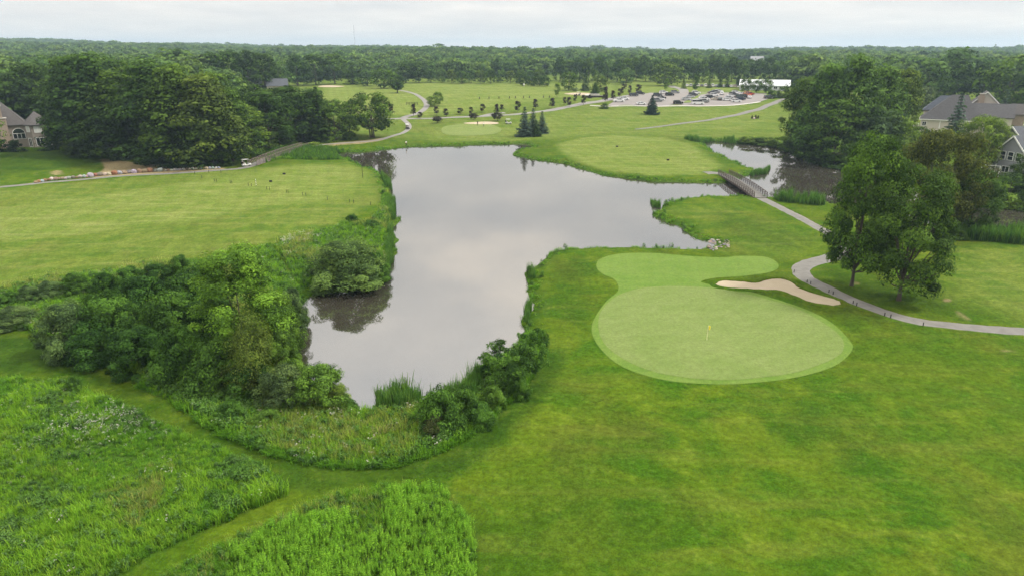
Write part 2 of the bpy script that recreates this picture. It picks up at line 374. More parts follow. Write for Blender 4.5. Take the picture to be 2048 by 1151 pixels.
def water():
    m, t, b = new_mat('water')
    f = noise_fac(t, .05, 3, .6, 'World')
    t.links.new(mix_col(t, f, (.030,.026,.020), (.046,.042,.034)), b.inputs['Base Color'])
    b.inputs['Roughness'].default_value = .035; b.inputs['IOR'].default_value = 1.33; b.inputs['Specular IOR Level'].default_value = 1.0
    b.inputs['IOR'].default_value = 2.45
    n1 = noise_fac(t, 1.2, 3, .5, 'World'); n2 = noise_fac(t, .06, 3, .5, 'World')
    bump(t, b, math_node(t, 'MULTIPLY', n1, mapr(t, n2, .45, .65, .1, 1)), .10, .02); return m
M['water'] = water()
# ------------------------------------------------------------------ the setting: ground, water, turf, paths
def axis(lo, hi, f0, f1, step, grow):
    a = list(np.arange(f0, f1 + step, step)); s = step
    while a[-1] < hi: s *= grow; a.append(a[-1] + s)
    s = step; b = []
    x = f0
    while x > lo: s *= grow; x -= s; b.append(x)
    return np.array(b[::-1] + a)
gx = axis(-4200, 4200, -110, 125, 1.0, 1.045); gy = axis(-120, 6500, 26, 250, 1.0, 1.035)
X, Y = np.meshgrid(gx, gy); Zg = height(X, Y, False)
nx, ny = len(gx), len(gy); idx = np.arange(nx * ny).reshape(ny, nx)
quads = np.stack([idx[:-1, :-1], idx[:-1, 1:], idx[1:, 1:], idx[1:, :-1]], -1).reshape(-1, 4)
P2 = np.stack([X.ravel(), Y.ravel()], 1)
FAIR = [([(-300,440),(0,412),(150,392),(300,372),(440,352),(540,335),(640,327),(712,333),(742,352),(736,378),(690,398),(600,412),(480,424),(400,445),(250,460),(100,478),(-300,520)], 5.0, .90),
        ([(-300,400),(0,376),(300,352),(500,336),(700,325),(765,360),(765,400),(690,440),(600,468),(520,490),(400,512),(200,540),(0,578),(-300,640)], 3.0, .48),
        ([(1440,405),(1640,470),(1600,520),(1460,505),(1440,470),(1340,420)], 4.0, .22),
        ([(1113,288),(1160,276),(1230,270),(1330,274),(1385,290),(1415,310),(1448,334),(1400,349),(1300,351),(1220,343),(1170,329),(1130,310)], 2.0, .85),
        ([(640,235),(640,172),(900,166),(1120,168),(1120,196),(1000,215),(850,232)], 6, .95),
        ([(850,262),(900,243),(1010,243),(1110,225),(1225,216),(1540,208),(1570,230),(1500,262),(1400,262),(1240,262),(1110,278),(1010,283),(860,280)], 5, .65),
        ([(1230,185),(1240,160),(1350,162),(1480,172),(1560,172),(1530,184)], 4, .85),
        ([(1100,196),(1110,170),(1230,160),(1235,186),(1160,196)], 4, .85),
        ([(1900,495),(2048,495),(2300,560),(2300,655),(2048,640),(1900,600)], 5, .45)]
DRY = [([(205,318),(260,325),(340,333),(450,337),(420,343),(330,347),(250,350),(190,356),(214,335)], 1.2, 1.0),
       ([(98,343),(122,340),(126,349),(104,351)], .8, .5), ([(68,346),(78,345),(78,351),(68,352)], .8, .35),
       ([(1912,620),(1926,624),(1944,638),(1930,639),(1914,630)], .7, .55), ([(1884,596),(1896,597),(1894,603),(1884,602)], .4, .8),
       ([(1985,697),(2010,699),(2040,702),(2030,706),(2008,704)], .5, .45), ([(1700,562),(1722,563),(1720,570),(1704,570)], .4, .6),
       ([(650,288),(720,282),(765,276),(765,280),(720,288),(655,292)], 1.5, .6), ([(1668,608),(1679,610),(1676,613),(1668,612)], .4, .5)]
MEADOW_L = GP([(-420,770),(0,756),(60,760),(120,762),(230,805),(350,856),(430,894),(520,934),(566,966),(572,988),(480,1030),(380,1076),(290,1118),(215,1165),(60,1260),(-420,1260)])
MEADOW_B = GP([(330,1145),(440,1090),(560,1036),(690,988),(770,974),(860,978),(920,1010),(948,1060),(955,1120),(960,1260),(100,1300)])
MEADOW_P = GP([(262,772),(330,800),(420,860),(520,905),(600,930),(700,941),(800,934),(890,905),(960,862),(1020,808),(1060,768),(1090,715),(1085,670),(1055,672),(1000,720),(955,752),(930,780),(850,812),(745,828),(700,826),(640,795),(560,790),(430,770),(330,745)])
MEADOW_U = GP([(600,575),(570,520),(545,490),(600,475),(690,450),(740,450),(762,420),(765,385),(775,380),(782,420),(780,500),(770,545),(640,580)])
MEADOW_W = GP([(-200,600),(0,585),(100,560),(220,545),(330,530),(430,520),(540,492),(600,580),(590,730),(420,760),(300,760),(110,700),(60,660),(-200,665)])
MEADOW_S = GP([(545,300),(620,296),(690,303),(672,313),(690,320),(640,320),(560,318),(530,326)])
zone = np.zeros((len(P2), 4), np.float32); zone[:, 3] = 1
for poly, wd, k in FAIR: zone[:, 0] = np.maximum(zone[:, 0], k * smooth(wd, -wd, sdist(P2, GP(poly))))
zone[:, 0] = np.maximum(zone[:, 0], .5 * smooth(228, 262, P2[:, 1]))
for poly, wd, k in DRY: zone[:, 2] = np.maximum(zone[:, 2], k * smooth(wd, -wd * .3, sdist(P2, GP(poly))))
for poly in (MEADOW_L, MEADOW_B, MEADOW_P, MEADOW_U, MEADOW_W, MEADOW_S): zone[:, 1] = np.maximum(zone[:, 1], .85 * smooth(.3, -.6, sdist(P2, poly)))
LUSH_AND_SHADE = [([(-200,660),(0,665),(90,680),(130,720),(250,775),(420,860),(600,932),(760,945),(900,905),(1000,830),(1080,740),(1110,690),(1130,700),(1100,770),(1040,850),(960,920),(880,960),(760,960),(640,985),(580,985),(560,940),(430,880),(230,792),(110,748),(-200,748)], 1.0, .85),
        ([(1040,1010),(1150,900),(1260,960),(1330,1080),(1200,1151),(1000,1151)], 4.5, .35), ([(1560,860),(1700,800),(1800,900),(1700,960)], 4.5, .3), ([(60,300),(200,300),(200,330),(0,350),(-200,360),(-200,320)], 3, .6), ([(1690,610),(1760,640),(1700,660),(1650,620)], 1.5, .5),
        ([(1655,530),(1740,560),(1880,590),(1900,620),(1760,612),(1660,560)], 2.0, .55), ([(1110,520),(1180,520),(1180,640),(1120,660)], 2.0, .3), ([(1430,420),(1640,480),(1560,500),(1440,470)], 2.5, .35)]  # first patch paints shade under the two near maples into the turf
for poly, wd, k in LUSH_AND_SHADE: zone[:, 3] = np.minimum(zone[:, 3], 1 - k * smooth(wd, -wd, sdist(P2, GP(poly))))
sp = sdist(P2, POND); zone[:, 1] = np.maximum(zone[:, 1], .6 * smooth(3.0, .5, sp))
az_ = P2[:, 0] / np.maximum(P2[:, 1], 50)
zone[:, 1] = np.maximum(zone[:, 1], .8 * smooth(560, 640, P2[:, 1]))
gm = mesh_np('ground', np.stack([X.ravel(), Y.ravel(), Zg.ravel()], 1), quads, M['grass'], True)
ca = gm.color_attributes.new('zone', 'FLOAT_COLOR', 'POINT'); ca.data.foreach_set('color', zone.ravel())
tag(obj('ground', gm), kind='structure')

def sheet(name, poly, off, mat, spacing=1.5, hfun=None, kind='structure', flat=None):
    poly = np.asarray(poly); n = len(poly)
    lo, hi = poly.min(0), poly.max(0)
    g = np.stack(np.meshgrid(np.arange(lo[0], hi[0], spacing), np.arange(lo[1], hi[1], spacing)), -1).reshape(-1, 2)
    g = g + np.array([[.13, .17]]) * spacing
    if len(g): g = g[sdist(g, poly) < -spacing * .45]
    allp = [Vector(p) for p in np.vstack([poly, g])]
    v, e, f, *_ = delaunay_2d_cdt(allp, [(i, (i + 1) % n) for i in range(n)], [], 1, 1e-5)
    xy = np.array([tuple(p) for p in v])
    z = np.full(len(xy), flat) if flat is not None else height(xy[:, 0], xy[:, 1], False) + off
    me = bpy.data.meshes.new(name); me.from_pydata([(a, b, c) for (a, b), c in zip(xy, z)], [], f); me.update()
    me.polygons.foreach_set('use_smooth', np.ones(len(f), bool)); me.materials.append(mat)
    if len(me.polygons) and me.polygons[0].normal.z < 0: me.flip_normals()
    o = obj(name, me); return tag(o, kind=kind)
def ribbon(name, px, width, mat, off=.05, world=None, n=5, wob=.06, ends=None):
    c = catmull(GP(px) if world is None else world, 8, False)
    d = np.r_[0, np.cumsum(np.hypot(*np.diff(c, axis=0).T))]; L = d[-1]; m = max(int(L / 1.2), 4)
    s = np.linspace(0, L, m); c = np.stack([np.interp(s, d, c[:, 0]), np.interp(s, d, c[:, 1])], 1)
    tg = np.gradient(c, axis=0); tg /= np.linalg.norm(tg, axis=1)[:, None]; nr = np.stack([-tg[:, 1], tg[:, 0]], 1)
    wd = np.interp(s / L, np.linspace(0, 1, len(width)), width) if hasattr(width, '__len__') else np.full(m, width)
    rng = np.random.default_rng(len(px) + int(L))
    rows = []
    for k in range(n):
        u = k / (n - 1) - .5; j = rng.normal(0, wob, m) if k in (0, n - 1) else 0
        rows.append(c + nr * (u * wd + j)[:, None])
    V = np.stack(rows, 1).reshape(-1, 2); z = height(V[:, 0], V[:, 1]) + off
    z = z - (np.tile([.06] + [0] * (n - 2) + [.06], m))
    i = np.arange(m * n).reshape(m, n)
    F = np.stack([i[:-1, :-1], i[:-1, 1:], i[1:, 1:], i[1:, :-1]], -1).reshape(-1, 4)[:, ::-1]
    me = mesh_np(name, np.c_[V, z], F, mat, True)
    return tag(obj(name, me), kind='structure')

wp = np.asarray(POND_SMOOTH); ctr = wp.mean(0)
# water sheet: the shore outline pushed a little under the banks
tgw = np.roll(wp, -1, 0) - np.roll(wp, 1, 0); nw = np.stack([tgw[:, 1], -tgw[:, 0]], 1); nw /= np.linalg.norm(nw, axis=1)[:, None] + 1e-9
area = .5 * np.sum(wp[:, 0] * np.roll(wp[:, 1], -1) - np.roll(wp[:, 0], -1) * wp[:, 1])
sheet('water', wp + nw * (1 if area > 0 else -1) * 1.3, 0, M['water'], 12, flat=WZ)

GREEN_PX = [(1197,655),(1201,625),(1225,598),(1262,581),(1320,573),(1400,574),(1470,583),(1540,600),(1600,620),(1650,648),(1680,672),(1688,692),(1678,710),(1640,729),(1580,747),(1500,757),(1430,760),(1350,752),(1290,738),(1240,714),(1207,685)]
COLLAR_PX = [(1193,535),(1199,519),(1235,508),(1300,506),(1380,512),(1440,515),(1490,512),(1535,515),(1557,529),(1545,543),(1490,552),(1430,556),(1402,564),(1440,572),(1500,583),(1600,614),(1660,643),(1697,678),(1704,700),(1668,732),(1590,755),(1500,766),(1420,768),(1330,760),(1250,736),(1205,702),(1184,667),(1188,638),(1212,603),(1236,581),(1230,560),(1205,548)]
sheet('fairway', catmull(GP(COLLAR_PX), 5), .035, M['collar'], 1.0)
sheet('putting_green', catmull(GP(GREEN_PX), 6), .060, M['green'], 1.0)
sheet('sand_bunker', BUNK, .03, M['sand'], .6)
def bunker_lip(P):
    tg = np.roll(P, -1, 0) - np.roll(P, 1, 0); nr = np.stack([tg[:, 1], -tg[:, 0]], 1); nr /= np.linalg.norm(nr, axis=1)[:, None]
    if np.sum(P[:, 0] * np.roll(P[:, 1], -1) - np.roll(P[:, 0], -1) * P[:, 1]) < 0: nr = -nr
    rg = np.random.default_rng(3); n = len(P); j = rg.normal(0, .05, n); rows = []
    for o, z in ((-.10, .02), (-.02, .17), (.22, .20), (.75, .03)):
        q = P + nr * (o + j * (o < .3))[:, None]; rows.append(np.c_[q, height(q[:, 0], q[:, 1], False) + z + (rg.normal(0, .02, n) if z > .1 else 0)])
    V = np.stack(rows, 1).reshape(-1, 3); i = np.arange(n)[:, None]; k = np.arange(3)[None]; i2 = (i + 1) % n
    F = np.stack([i * 4 + k, i * 4 + k + 1, i2 * 4 + k + 1, i2 * 4 + k], -1).reshape(-1, 4)
    tag(obj('bunker_lip', mesh_np('bunker_lip', V, F[:, ::-1], M['grass'], True)), kind='structure')
bunker_lip(BUNK)
FG = catmull(GP([(883,262),(890,253),(930,248),(975,248),(1000,256),(1000,264),(975,270),(930,272),(895,270)]), 5)
sheet('putting_green', FG, .07, M['far_green'], 2.0)
for b in ([(927,247),(950,245),(975,244),(996,246),(990,249),(950,249)], [(1128,188),(1150,186),(1180,187),(1178,191),(1150,191)], [(636,173),(660,171),(690,173),(672,175),(648,175)]):
    sheet('sand_bunker', catmull(GP(b), 4), .10, M['sand'], 2.5)

BR_A, BR_B = G(1447, 349), G(1521, 396)           # bridge over the channel
BL_A, BL_B = G(505, 331), G(612, 293)             # bridge at the wood edge
ribbon('path', [(1523,396.5),(1560,415),(1600,435),(1640,457),(1680,478),(1694,497),(1668,513),(1625,524),(1602,537),(1611,555),(1648,574),(1689,594),(1730,610),(1771,625),(1812,637),(1853,645),(1960,656),(2048,662),(2300,668)], [2.5,2.4,2.4,2.6,3.4,2.8,2.5,2.5,2.5,2.5], M['asphalt'])
ribbon('path', [(1410,346),(1428,345.5),(1447,348.5)], [4.0,3.4,2.8], M['asphalt'])
ribbon('path', [(-320,400),(0,374),(100,364),(200,355.5),(300,349),(400,343),(470,338),(506,331)], 2.6, M['asphalt'])
ribbon('path', [(611,293.5),(650,289),(720,284),(770,277),(803,267),(817,257),(816,248),(808,240),(806,237)], 2.3, M['road'])
ribbon('road', [(740,239),(780,238),(830,237.5),(920,234.5),(1000,231),(1080,223.5),(1150,211),(1200,203),(1245,195),(1290,188.5)], [2.6,2.8,3.4,4.4,5.5,6.5], M['road'], off=.09)
ribbon('path', [(806,236.5),(830,229),(846,221),(853,213),(851,204),(838,193),(815,184),(800,181)], [3.2,2.8,2.4,2.2,2.2], M['road'], off=.12)
ribbon('path', [(1270,259),(1330,252),(1400,243),(1470,231),(1510,221),(1545,208),(1590,192)], [1.6,2.2,3,3.5,3.5], M['asphalt'], off=.12)
ribbon('path', [(1368,186),(1366,180),(1352,176),(1340,172)], [5,6,5], M['road'], off=.15)
ribbon('path', [(960,234),(985,228),(1010,226)], 3.0, M['road'], off=.12)
LOT = GP([(1216,210.5),(1228,204),(1262,193),(1300,186),(1400,184.8),(1480,186),(1531,188),(1540,193),(1534,199.5),(1520,204),(1470,210.5),(1420,212.3),(1300,213),(1226,213)])
sheet('parking_lot', LOT, .10, M['lot'], 6)
ribbon('road', [(1180,211.5),(1226,213),(1300,213.2),(1420,212.5),(1470,210.7),(1520,204.4)], 1.6, M['kerb'], off=.14)
sheet('grass_median', GP([(1366,206.5),(1380,206.5),(1417,186),(1398,186)]), .22, M['far_green'], 3)
sheet('grass_median', GP([(1207,206),(1222,202),(1252,193),(1240,198)]), .16, M['far_green'], 3)
ribbon('path', [(1990,262),(2010,256),(2030,251),(2060,249)], 2.4, M['road'], off=.08)
sheet('terrace', catmull(GP([(1170,191),(1175,189),(1190,189.5),(1190,192)]), 3), .15, M['kerb'], 3)

# ------------------------------------------------------------------ plants: leaf clouds
def unit(v): return v / (np.linalg.norm(v, axis=-1, keepdims=True) + 1e-9)
def leaf_quads(rng, pos, nrm, size, aspect=.6):
    n = len(pos); r = unit(rng.normal(size=(n, 3))); u = unit(np.cross(nrm, r)); v = np.cross(nrm, u)
    a = (size * np.clip(rng.lognormal(-.08, .32, n), .4, 1.9))[:, None]; b = a * aspect
    V = np.stack([pos - u * a, pos - v * b + nrm * a * .15, pos + u * a, pos + v * b + nrm * a * .15], 1).reshape(-1, 3)
    return V, np.arange(4 * n).reshape(n, 4)
def profile(kind, t):
    if kind == 'round': return np.sqrt(np.clip(1 - (2 * t - 1) ** 2, 0, 1)) ** .75
    if kind == 'dome': return np.sqrt(np.clip(1 - t ** 2, 0, 1)) * np.clip(.72 + t * 1.2, 0, 1)
    if kind == 'oval': return np.sqrt(np.clip(1 - (2 * t - 1) ** 2, 0, 1)) ** .6 * (1.08 - .35 * t)
    if kind == 'wall': return np.clip((1 - t) * 4.0, 0, 1) ** .5 * (.80 + .25 * np.sin(t * 5 + .4))
    if kind == 'fan': return np.clip(t * 2.6, 0, 1) ** .7 * np.sqrt(np.clip(1 - ((t - .55) / .46) ** 2, .0, 1) * .9 + .02)
def crown(seed, kind, z0, n_clump, n_leaf, leaf, clump_r, ratio=1.0, lobes=4, hang=0.0, aspect=.6, shell=.55, low=.85):
    """leaves of a crown of unit height and unit width; ratio = height / width, so leaves stay undistorted when scaled"""
    rng = np.random.default_rng(seed); H = ratio
    t = rng.uniform(.02, .98, n_clump) ** low; ang = rng.uniform(0, 2 * np.pi, n_clump)
    ph = rng.uniform(0, 6.28, 4)
    env = 1 + .20 * np.sin(lobes * ang + ph[0] + 3 * t) + .13 * np.sin((lobes + 3) * ang + ph[1] - 5 * t)
    rr = profile(kind, t) * (shell + (1 - shell) * np.sqrt(rng.uniform(0, 1, n_clump))) * .46 * np.clip(env, .55, 1.2)
    c = np.stack([rr * np.cos(ang), rr * np.sin(ang), (z0 + (1 - z0 - clump_r / H * .6) * t) * H], 1)
    cr = clump_r * rng.uniform(.65, 1.35, n_clump); ct = rng.uniform(.05, .80, n_clump) + .12 * (t - .5)
    k = np.repeat(np.arange(n_clump), rng.integers(int(n_leaf * .6), int(n_leaf * 1.4), n_clump))
    d = unit(rng.normal(size=(len(k), 3)) + np.array([0, 0, .35])); rad = cr[k] * rng.uniform(.45, 1.05, len(k)) ** .7
    pos = c[k] + d * rad[:, None] * np.array([1.1, 1.1, .78])
    if hang: pos[:, 2] -= hang * rng.uniform(0, 1, len(k)) ** 2
    pos[:, 2] = np.maximum(pos[:, 2], .004 * H)
    out = np.stack([c[k, 0], c[k, 1], np.zeros(len(k))], 1)
    nrm = unit(d + .4 * unit(out + 1e-6) + np.array([0, 0, .65]) + rng.normal(size=(len(k), 3)) * .38)
    V, F = leaf_quads(rng, pos, nrm, leaf, aspect)
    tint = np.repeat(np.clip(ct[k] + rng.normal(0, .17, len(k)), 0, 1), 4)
    V[:, 2] /= H
    return V, F, tint, c / np.array([1, 1, H])
def woody(seed, c, z0, r0, ratio, n_limb, lean=.03, n=7, split=1):
    rng = np.random.default_rng(seed); m = MB()
    for sN in range(split):
        a = 2 * math.pi * sN / split; ox, oy = (.045 * math.cos(a), .045 * math.sin(a)) if split > 1 else (0, 0)
        l = rng.uniform(-lean, lean, 2); zt = z0 + (1 - z0) * .62
        zs = [-.01, .012, .06, z0, (z0 + zt) / 2, zt]; rs = [1.7, 1.25, 1.0, .82, .55, .18]
        m.tube([(ox + l[0] * z * 2, oy + l[1] * z * 2, z * ratio) for z in zs], [r0 * q / math.sqrt(split) for q in rs], n)
    pick = rng.permutation(len(c))[:n_limb]
    for j in pick:
        q = c[j] * np.array([1, 1, ratio]); zb = rng.uniform(.7, 1.0) * z0 + rng.uniform(0, .25) * max(c[j][2] - z0, 0)
        b = np.array([0, 0, zb * ratio]); mid = (b * .45 + q * .55) + np.array([0, 0, -.02 * ratio])
        m.tube([b, mid, q], [r0 * .42, r0 * .26, r0 * .08], 5, False)
    V = np.array(m.v); V[:, 2] /= ratio; m.v = [tuple(v) for v in V]
    return m
PROTO = {}
def tree_proto(key, seed, kind, z0, nc, nl, leaf, cr, ratio, r0=.022, limbs=9, bark='bark', split=1, **kw):
    V, F, ti, c = crown(seed, kind, z0, nc, nl, leaf, cr, ratio, **kw)
    PROTO[key] = dict(crown=mesh_np('crown', V, F, M['leaf'], False, ti), trunk=woody(seed, c, max(z0, .1), r0, ratio, limbs, split=split).mesh('trunk', M[bark], True), ratio=ratio)
#           key     seed kind   z0   nc  nl  leaf  cr  ratio
tree_proto('maple_a', 11, 'oval', .12, 125, 330, .0118, .105, 1.45, limbs=18, lobes=3)
tree_proto('maple_c', 17, 'oval', .11, 125, 330, .0112, .10, 1.4, limbs=18, lobes=5)
tree_proto('maple_b', 12, 'round', .13, 170, 240, .0100, .095, 1.15, limbs=14)
tree_proto('ash', 13, 'round', .10, 170, 140, .0130, .10, 1.2, limbs=10)
tree_proto('oak_a', 21, 'round', .12, 80, 100, .021, .125, 1.3, limbs=8)
tree_proto('oak_b', 22, 'oval', .10, 90, 95, .022, .125, 1.6, limbs=8)
tree_proto('oak_c', 23, 'wall', .05, 95, 95, .023, .135, 1.7, limbs=8)
tree_proto('oak_d', 24, 'wall', .03, 150, 60, .022, .115, 2.1, limbs=8)
tree_proto('lone', 25, 'round', .20, 80, 75, .024, .12, 1.05, limbs=10, split=3, r0=.03)
tree_proto('willow', 26, 'dome', .08, 90, 190, .016, .12, 1.3, limbs=6, hang=.28, aspect=.25)
tree_proto('light', 27, 'round', .16, 60, 45, .034, .14, 1.1, limbs=6)
tree_proto('purple', 28, 'oval', .20, 34, 40, .05, .17, 1.5, limbs=4, r0=.03)
tree_proto('purple_b', 29, 'round', .30, 34, 40, .05, .17, 1.0, limbs=4, r0=.03)
tree_proto('far_a', 31, 'round', .08, 60, 34, .036, .13, 1.15, limbs=4)
tree_proto('far_b', 32, 'oval', .06, 64, 34, .036, .125, 1.5, limbs=4)
tree_proto('far_c', 33, 'wall', .04, 70, 32, .036, .13, 1.4, limbs=4)
tree_proto('bank_tree', 35, 'oval', .12, 135, 300, .0120, .105, 1.7, limbs=5, r0=.013)
def shrub_proto(key, seed, kind, nc, nl, leaf, cr, ratio, **kw):
    V, F, ti, c = crown(seed, kind, -.04, nc, nl, leaf, cr, ratio, low=1.35, **kw)
    m = MB(); rng = np.random.default_rng(seed)
    for j in rng.permutation(len(c))[:9]:
        q = c[j]; m.tube([(q[0]*.1, q[1]*.1, -.02), (q[0]*.5, q[1]*.5, q[2]*.5), (q[0], q[1], q[2])], [.006, .004, .002], 5, False)
    PROTO[key] = dict(crown=mesh_np('foliage', V, F, M['leaf'], False, ti), trunk=m.mesh('stems', M['bark'], True), ratio=ratio)
shrub_proto('shrub_a', 41, 'dome', 130, 210, .0135, .10, .8, shell=.35)
shrub_proto('shrub_b', 42, 'dome', 115, 190, .015, .105, .65, lobes=3, shell=.35)
shrub_proto('shrub_c', 43, 'dome', 150, 260, .0145, .095, .8, aspect=.36, lobes=5, shell=.3)
shrub_proto('shrub_f', 44, 'dome', 50, 45, .036, .14, .75)
shrub_proto('sumac', 45, 'fan', 90, 120, .019, .085, .95, aspect=.4)
def conifer(key, seed, tiers, per, leaf, ratio, droop=.35, base=.03, power=1.0, irregular=.1):
    rng = np.random.default_rng(seed); P = []; Nn = []; T = []
    for i in range(tiers):
        t = (i + .5) / tiers; z = (base + (1 - base) * t); L = .5 * (1 - t) ** power + .012
        nb = max(int(per * (1 - t * .75)), 4)
        for b in range(nb):
            a = 2 * np.pi * (b + rng.uniform(-.35, .35)) / nb + i * 1.3; l = L * rng.uniform(1 - irregular * 2, 1 + irregular)
            m = max(int(l / (leaf * .55)), 2); s = np.linspace(.12, 1, m)
            zz = z * ratio - droop * (s * l) + .28 * (s ** 3) * l
            for wv in (-1, 0, 1):
                off = wv * leaf * .75 * (1 - s * .5)
                P.append(np.stack([np.cos(a) * s * l - np.sin(a) * off, np.sin(a) * s * l + np.cos(a) * off, zz + rng.normal(0, .006, m) - abs(wv) * leaf * .3], 1))
                Nn.append(unit(np.stack([np.cos(a) * .5 + rng.normal(0, .4, m), np.sin(a) * .5 + rng.normal(0, .4, m), np.full(m, 1.0)], 1)))
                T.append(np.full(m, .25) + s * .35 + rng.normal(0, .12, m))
    P, Nn, T = np.vstack(P), np.vstack(Nn), np.clip(np.concatenate(T), 0, 1)
    P[:, 2] = np.maximum(P[:, 2], .01)
    V, F = leaf_quads(rng, P, Nn, leaf, .5); V[:, 2] /= ratio
    m = MB().tube([(0, 0, -.02), (0, 0, .5), (0, 0, .97)], [.035, .02, .004], 6)
    PROTO[key] = dict(crown=mesh_np('crown', V, F, M['leaf'], False, np.repeat(T, 4)), trunk=m.mesh('trunk', M['bark'], True), ratio=ratio)
conifer('spruce', 51, 17, 14, .062, 1.9, droop=.38, irregular=.2)
conifer('spruce_b', 52, 15, 14, .066, 1.35, irregular=.24)
conifer('cedar', 53, 22, 16, .040, 1.5, droop=.15, power=.6, irregular=.16)
conifer('pine', 54, 7, 8, .07, .8, droop=.02, base=.25, power=.45, irregular=.3)
conifer('far_conifer', 55, 12, 9, .075, 1.9)

def plant(name, key, p, hgt, wid, col, label, cat='tree', group=None, rz=None, seed=[0]):
    """a tree or shrub standing at p: an empty with its trunk and crown"""
    seed[0] += 1; rng = random.Random(seed[0] * 7 + 3)
    t = empty(name, (p[0], p[1], p[2] - .05), rng.uniform(0, 6.28) if rz is None else rz, label, cat, group)
    pr = PROTO[key]; sh = name.endswith(('shrub', 'bush', 'hedge')); f_ = .8 if key.startswith('far_') else 1.0
    for part, k in (('stems' if sh else 'trunk', 'trunk'), ('foliage' if sh else 'crown', 'crown')):
        o = obj(part, pr[k], t); o.scale = (wid, wid, hgt)
        j = rng.uniform(.9, 1.1); o.color = (col[0] * j * rng.uniform(.95, 1.05), col[1] * j, col[2] * j, 1)
    return t
def plant_px(name, key, px, py, top, wpx, col, label, cat='tree', group=None, **kw):
    p = G(px, py); k = px_scale(p)
    if p[2] < WZ + .02: print('INWATER', label)
    return plant(name, key, p, max(top_height(p, top), .5), wpx / k, col, label, cat, group, **kw)
# ------------------------------------------------------------------ trees, one by one
DK, MD, LT, YL = (.040,.076,.016), (.064,.112,.020), (.120,.188,.030), (.155,.225,.042)
BL, PU, RB, HZ = (.062,.100,.084), (.030,.018,.024), (.085,.085,.026), (.080,.135,.042)
OL, SG = (.085,.125,.026), (.110,.150,.070)
g = 'trees of the left wood'
T = lambda *a, **k: plant_px(a[0], *a[1:], **k)
WOOD = [  # px, base, top, width, proto, colour, label
 (38,262,150,110,'oak_b',LT,'bright green tree close behind the stone house roof'),
 (84,256,128,90,'oak_b',MD,'tall green tree between the stone house and the dark wood'),
 (166,300,112,115,'oak_c',DK,'dark broad tree forming the left shoulder of the wood'),
 (205,304,104,180,'oak_c',DK,'tallest dark oak at the crest of the left wood'),
 (262,312,128,150,'oak_d',MD,'mid green tree in the dip of the wood crest'),
 (318,322,119,170,'oak_c',DK,'big dark oak rising above the tan dry bank'),
 (372,328,128,150,'oak_c',MD,'round-topped green oak right of the big dark oak'),
 (425,330,146,150,'oak_c',OL,'olive topped oak on the right shoulder of the wood'),
 (466,322,170,110,'oak_d',MD,'green oak standing over the parked golf cart'),
 (500,306,205,95,'oak_d',LT,'bright yellow-green tree beside the long footbridge'),
 (540,296,178,110,'oak_b',DK,'dark tree behind the middle of the long footbridge'),
 (585,284,170,105,'oak_b',DK,'dark slender tree above the far end of the footbridge'),
 (632,278,176,95,'oak_c',DK,'dark tree left of the pond inlet with bare lower trunk'),
 (672,281,198,75,'oak_a',MD,'rounded green tree at the right end of the wood'),
 (140,290,190,64,'oak_d',DK,'dark slim tree beside the stone house bay'),
 (230,318,200,110,'oak_d',DK,'dense dark undergrowth tree below the wood crest'),
 (345,330,215,110,'oak_d',DK,'dense low dark tree at the front of the wood'),
 (405,330,225,100,'oak_d',MD,'green bushy tree above the end of the boulder edging'),
 (446,328,230,80,'oak_d',MD,'leafy low tree just left of the golf cart'),
 (560,290,235,70,'oak_d',MD,'small green tree behind the footbridge railing'),
 (608,281,235,60,'oak_d',DK,'small dark tree at the footbridge far landing')]
for px, py, tp, wd, k, c, lb in WOOD: T('oak_tree', k, px, py, tp, wd, c, lb, group=g)
T('cedar_tree', 'cedar', 176, 312, 208, 80, (.045,.072,.022), 'broad dark cone-shaped evergreen at the lawn edge before the wood', group=g)
T('spruce_tree', 'spruce', 640, 284, 172, 55, DK, 'dark pointed spruce rising beside the wood right end')
T('spruce_tree', 'spruce', 45, 238, 190, 34, BL, 'small blue spruce peeping above the stone house roof')
T('oak_tree', 'lone', 745, 276, 184, 92, MD, 'lone round green tree with three trunks by the path bend')
T('oak_tree', 'light', 700, 270, 226, 50, LT, 'low pale green tree left of the lone three-trunked tree')
# second rank of the wood, seen between and above the first
for i, (px, py, tp) in enumerate([(-60,250,118),(-10,262,140),(90,262,122),(160,272,110),(240,280,112),(300,285,122),(360,290,128),(430,295,140),(500,285,168),(560,275,176),(-120,290,130),(-60,320,170)]):
    T('oak_tree', ('oak_c','oak_b','oak_a')[i % 3], px, py, tp, 130, (DK, MD)[i % 2], 'tree in the shaded rear rank of the left wood, mostly hidden by the front oaks', group='rear rank of the left wood')
for px, py, tp, wd, c, lb in [(250,318,289,50,SG,'pale grey-green shrub at the foot of the wood'),(300,326,294,60,MD,'green shrub at the wood foot right of the pale shrub'),(350,333,300,60,DK,'dark shrub at the wood foot above the dry bank'),(100,300,277,44,MD,'rounded shrub in front of the stone house bay windows'),(40,303,294,30,LT,'low bright garden shrub before the clipped hedge'),(395,336,300,60,DK,'dark shrub above the boulder edging end'),(440,331,305,50,MD,'green shrub behind the parked golf cart'),(515,312,296,40,MD,'shrub behind the near end of the long footbridge'),(655,284,272,40,LT,'light shrub on the far side of the long footbridge'),(700,280,262,35,MD,'green shrub left of the lone tree foot'),(628,296,284,40,YL,'yellow-green shrub at the footbridge far end')]:
    T('round_shrub', 'shrub_f', px, py, tp, wd, c, lb, 'shrub')
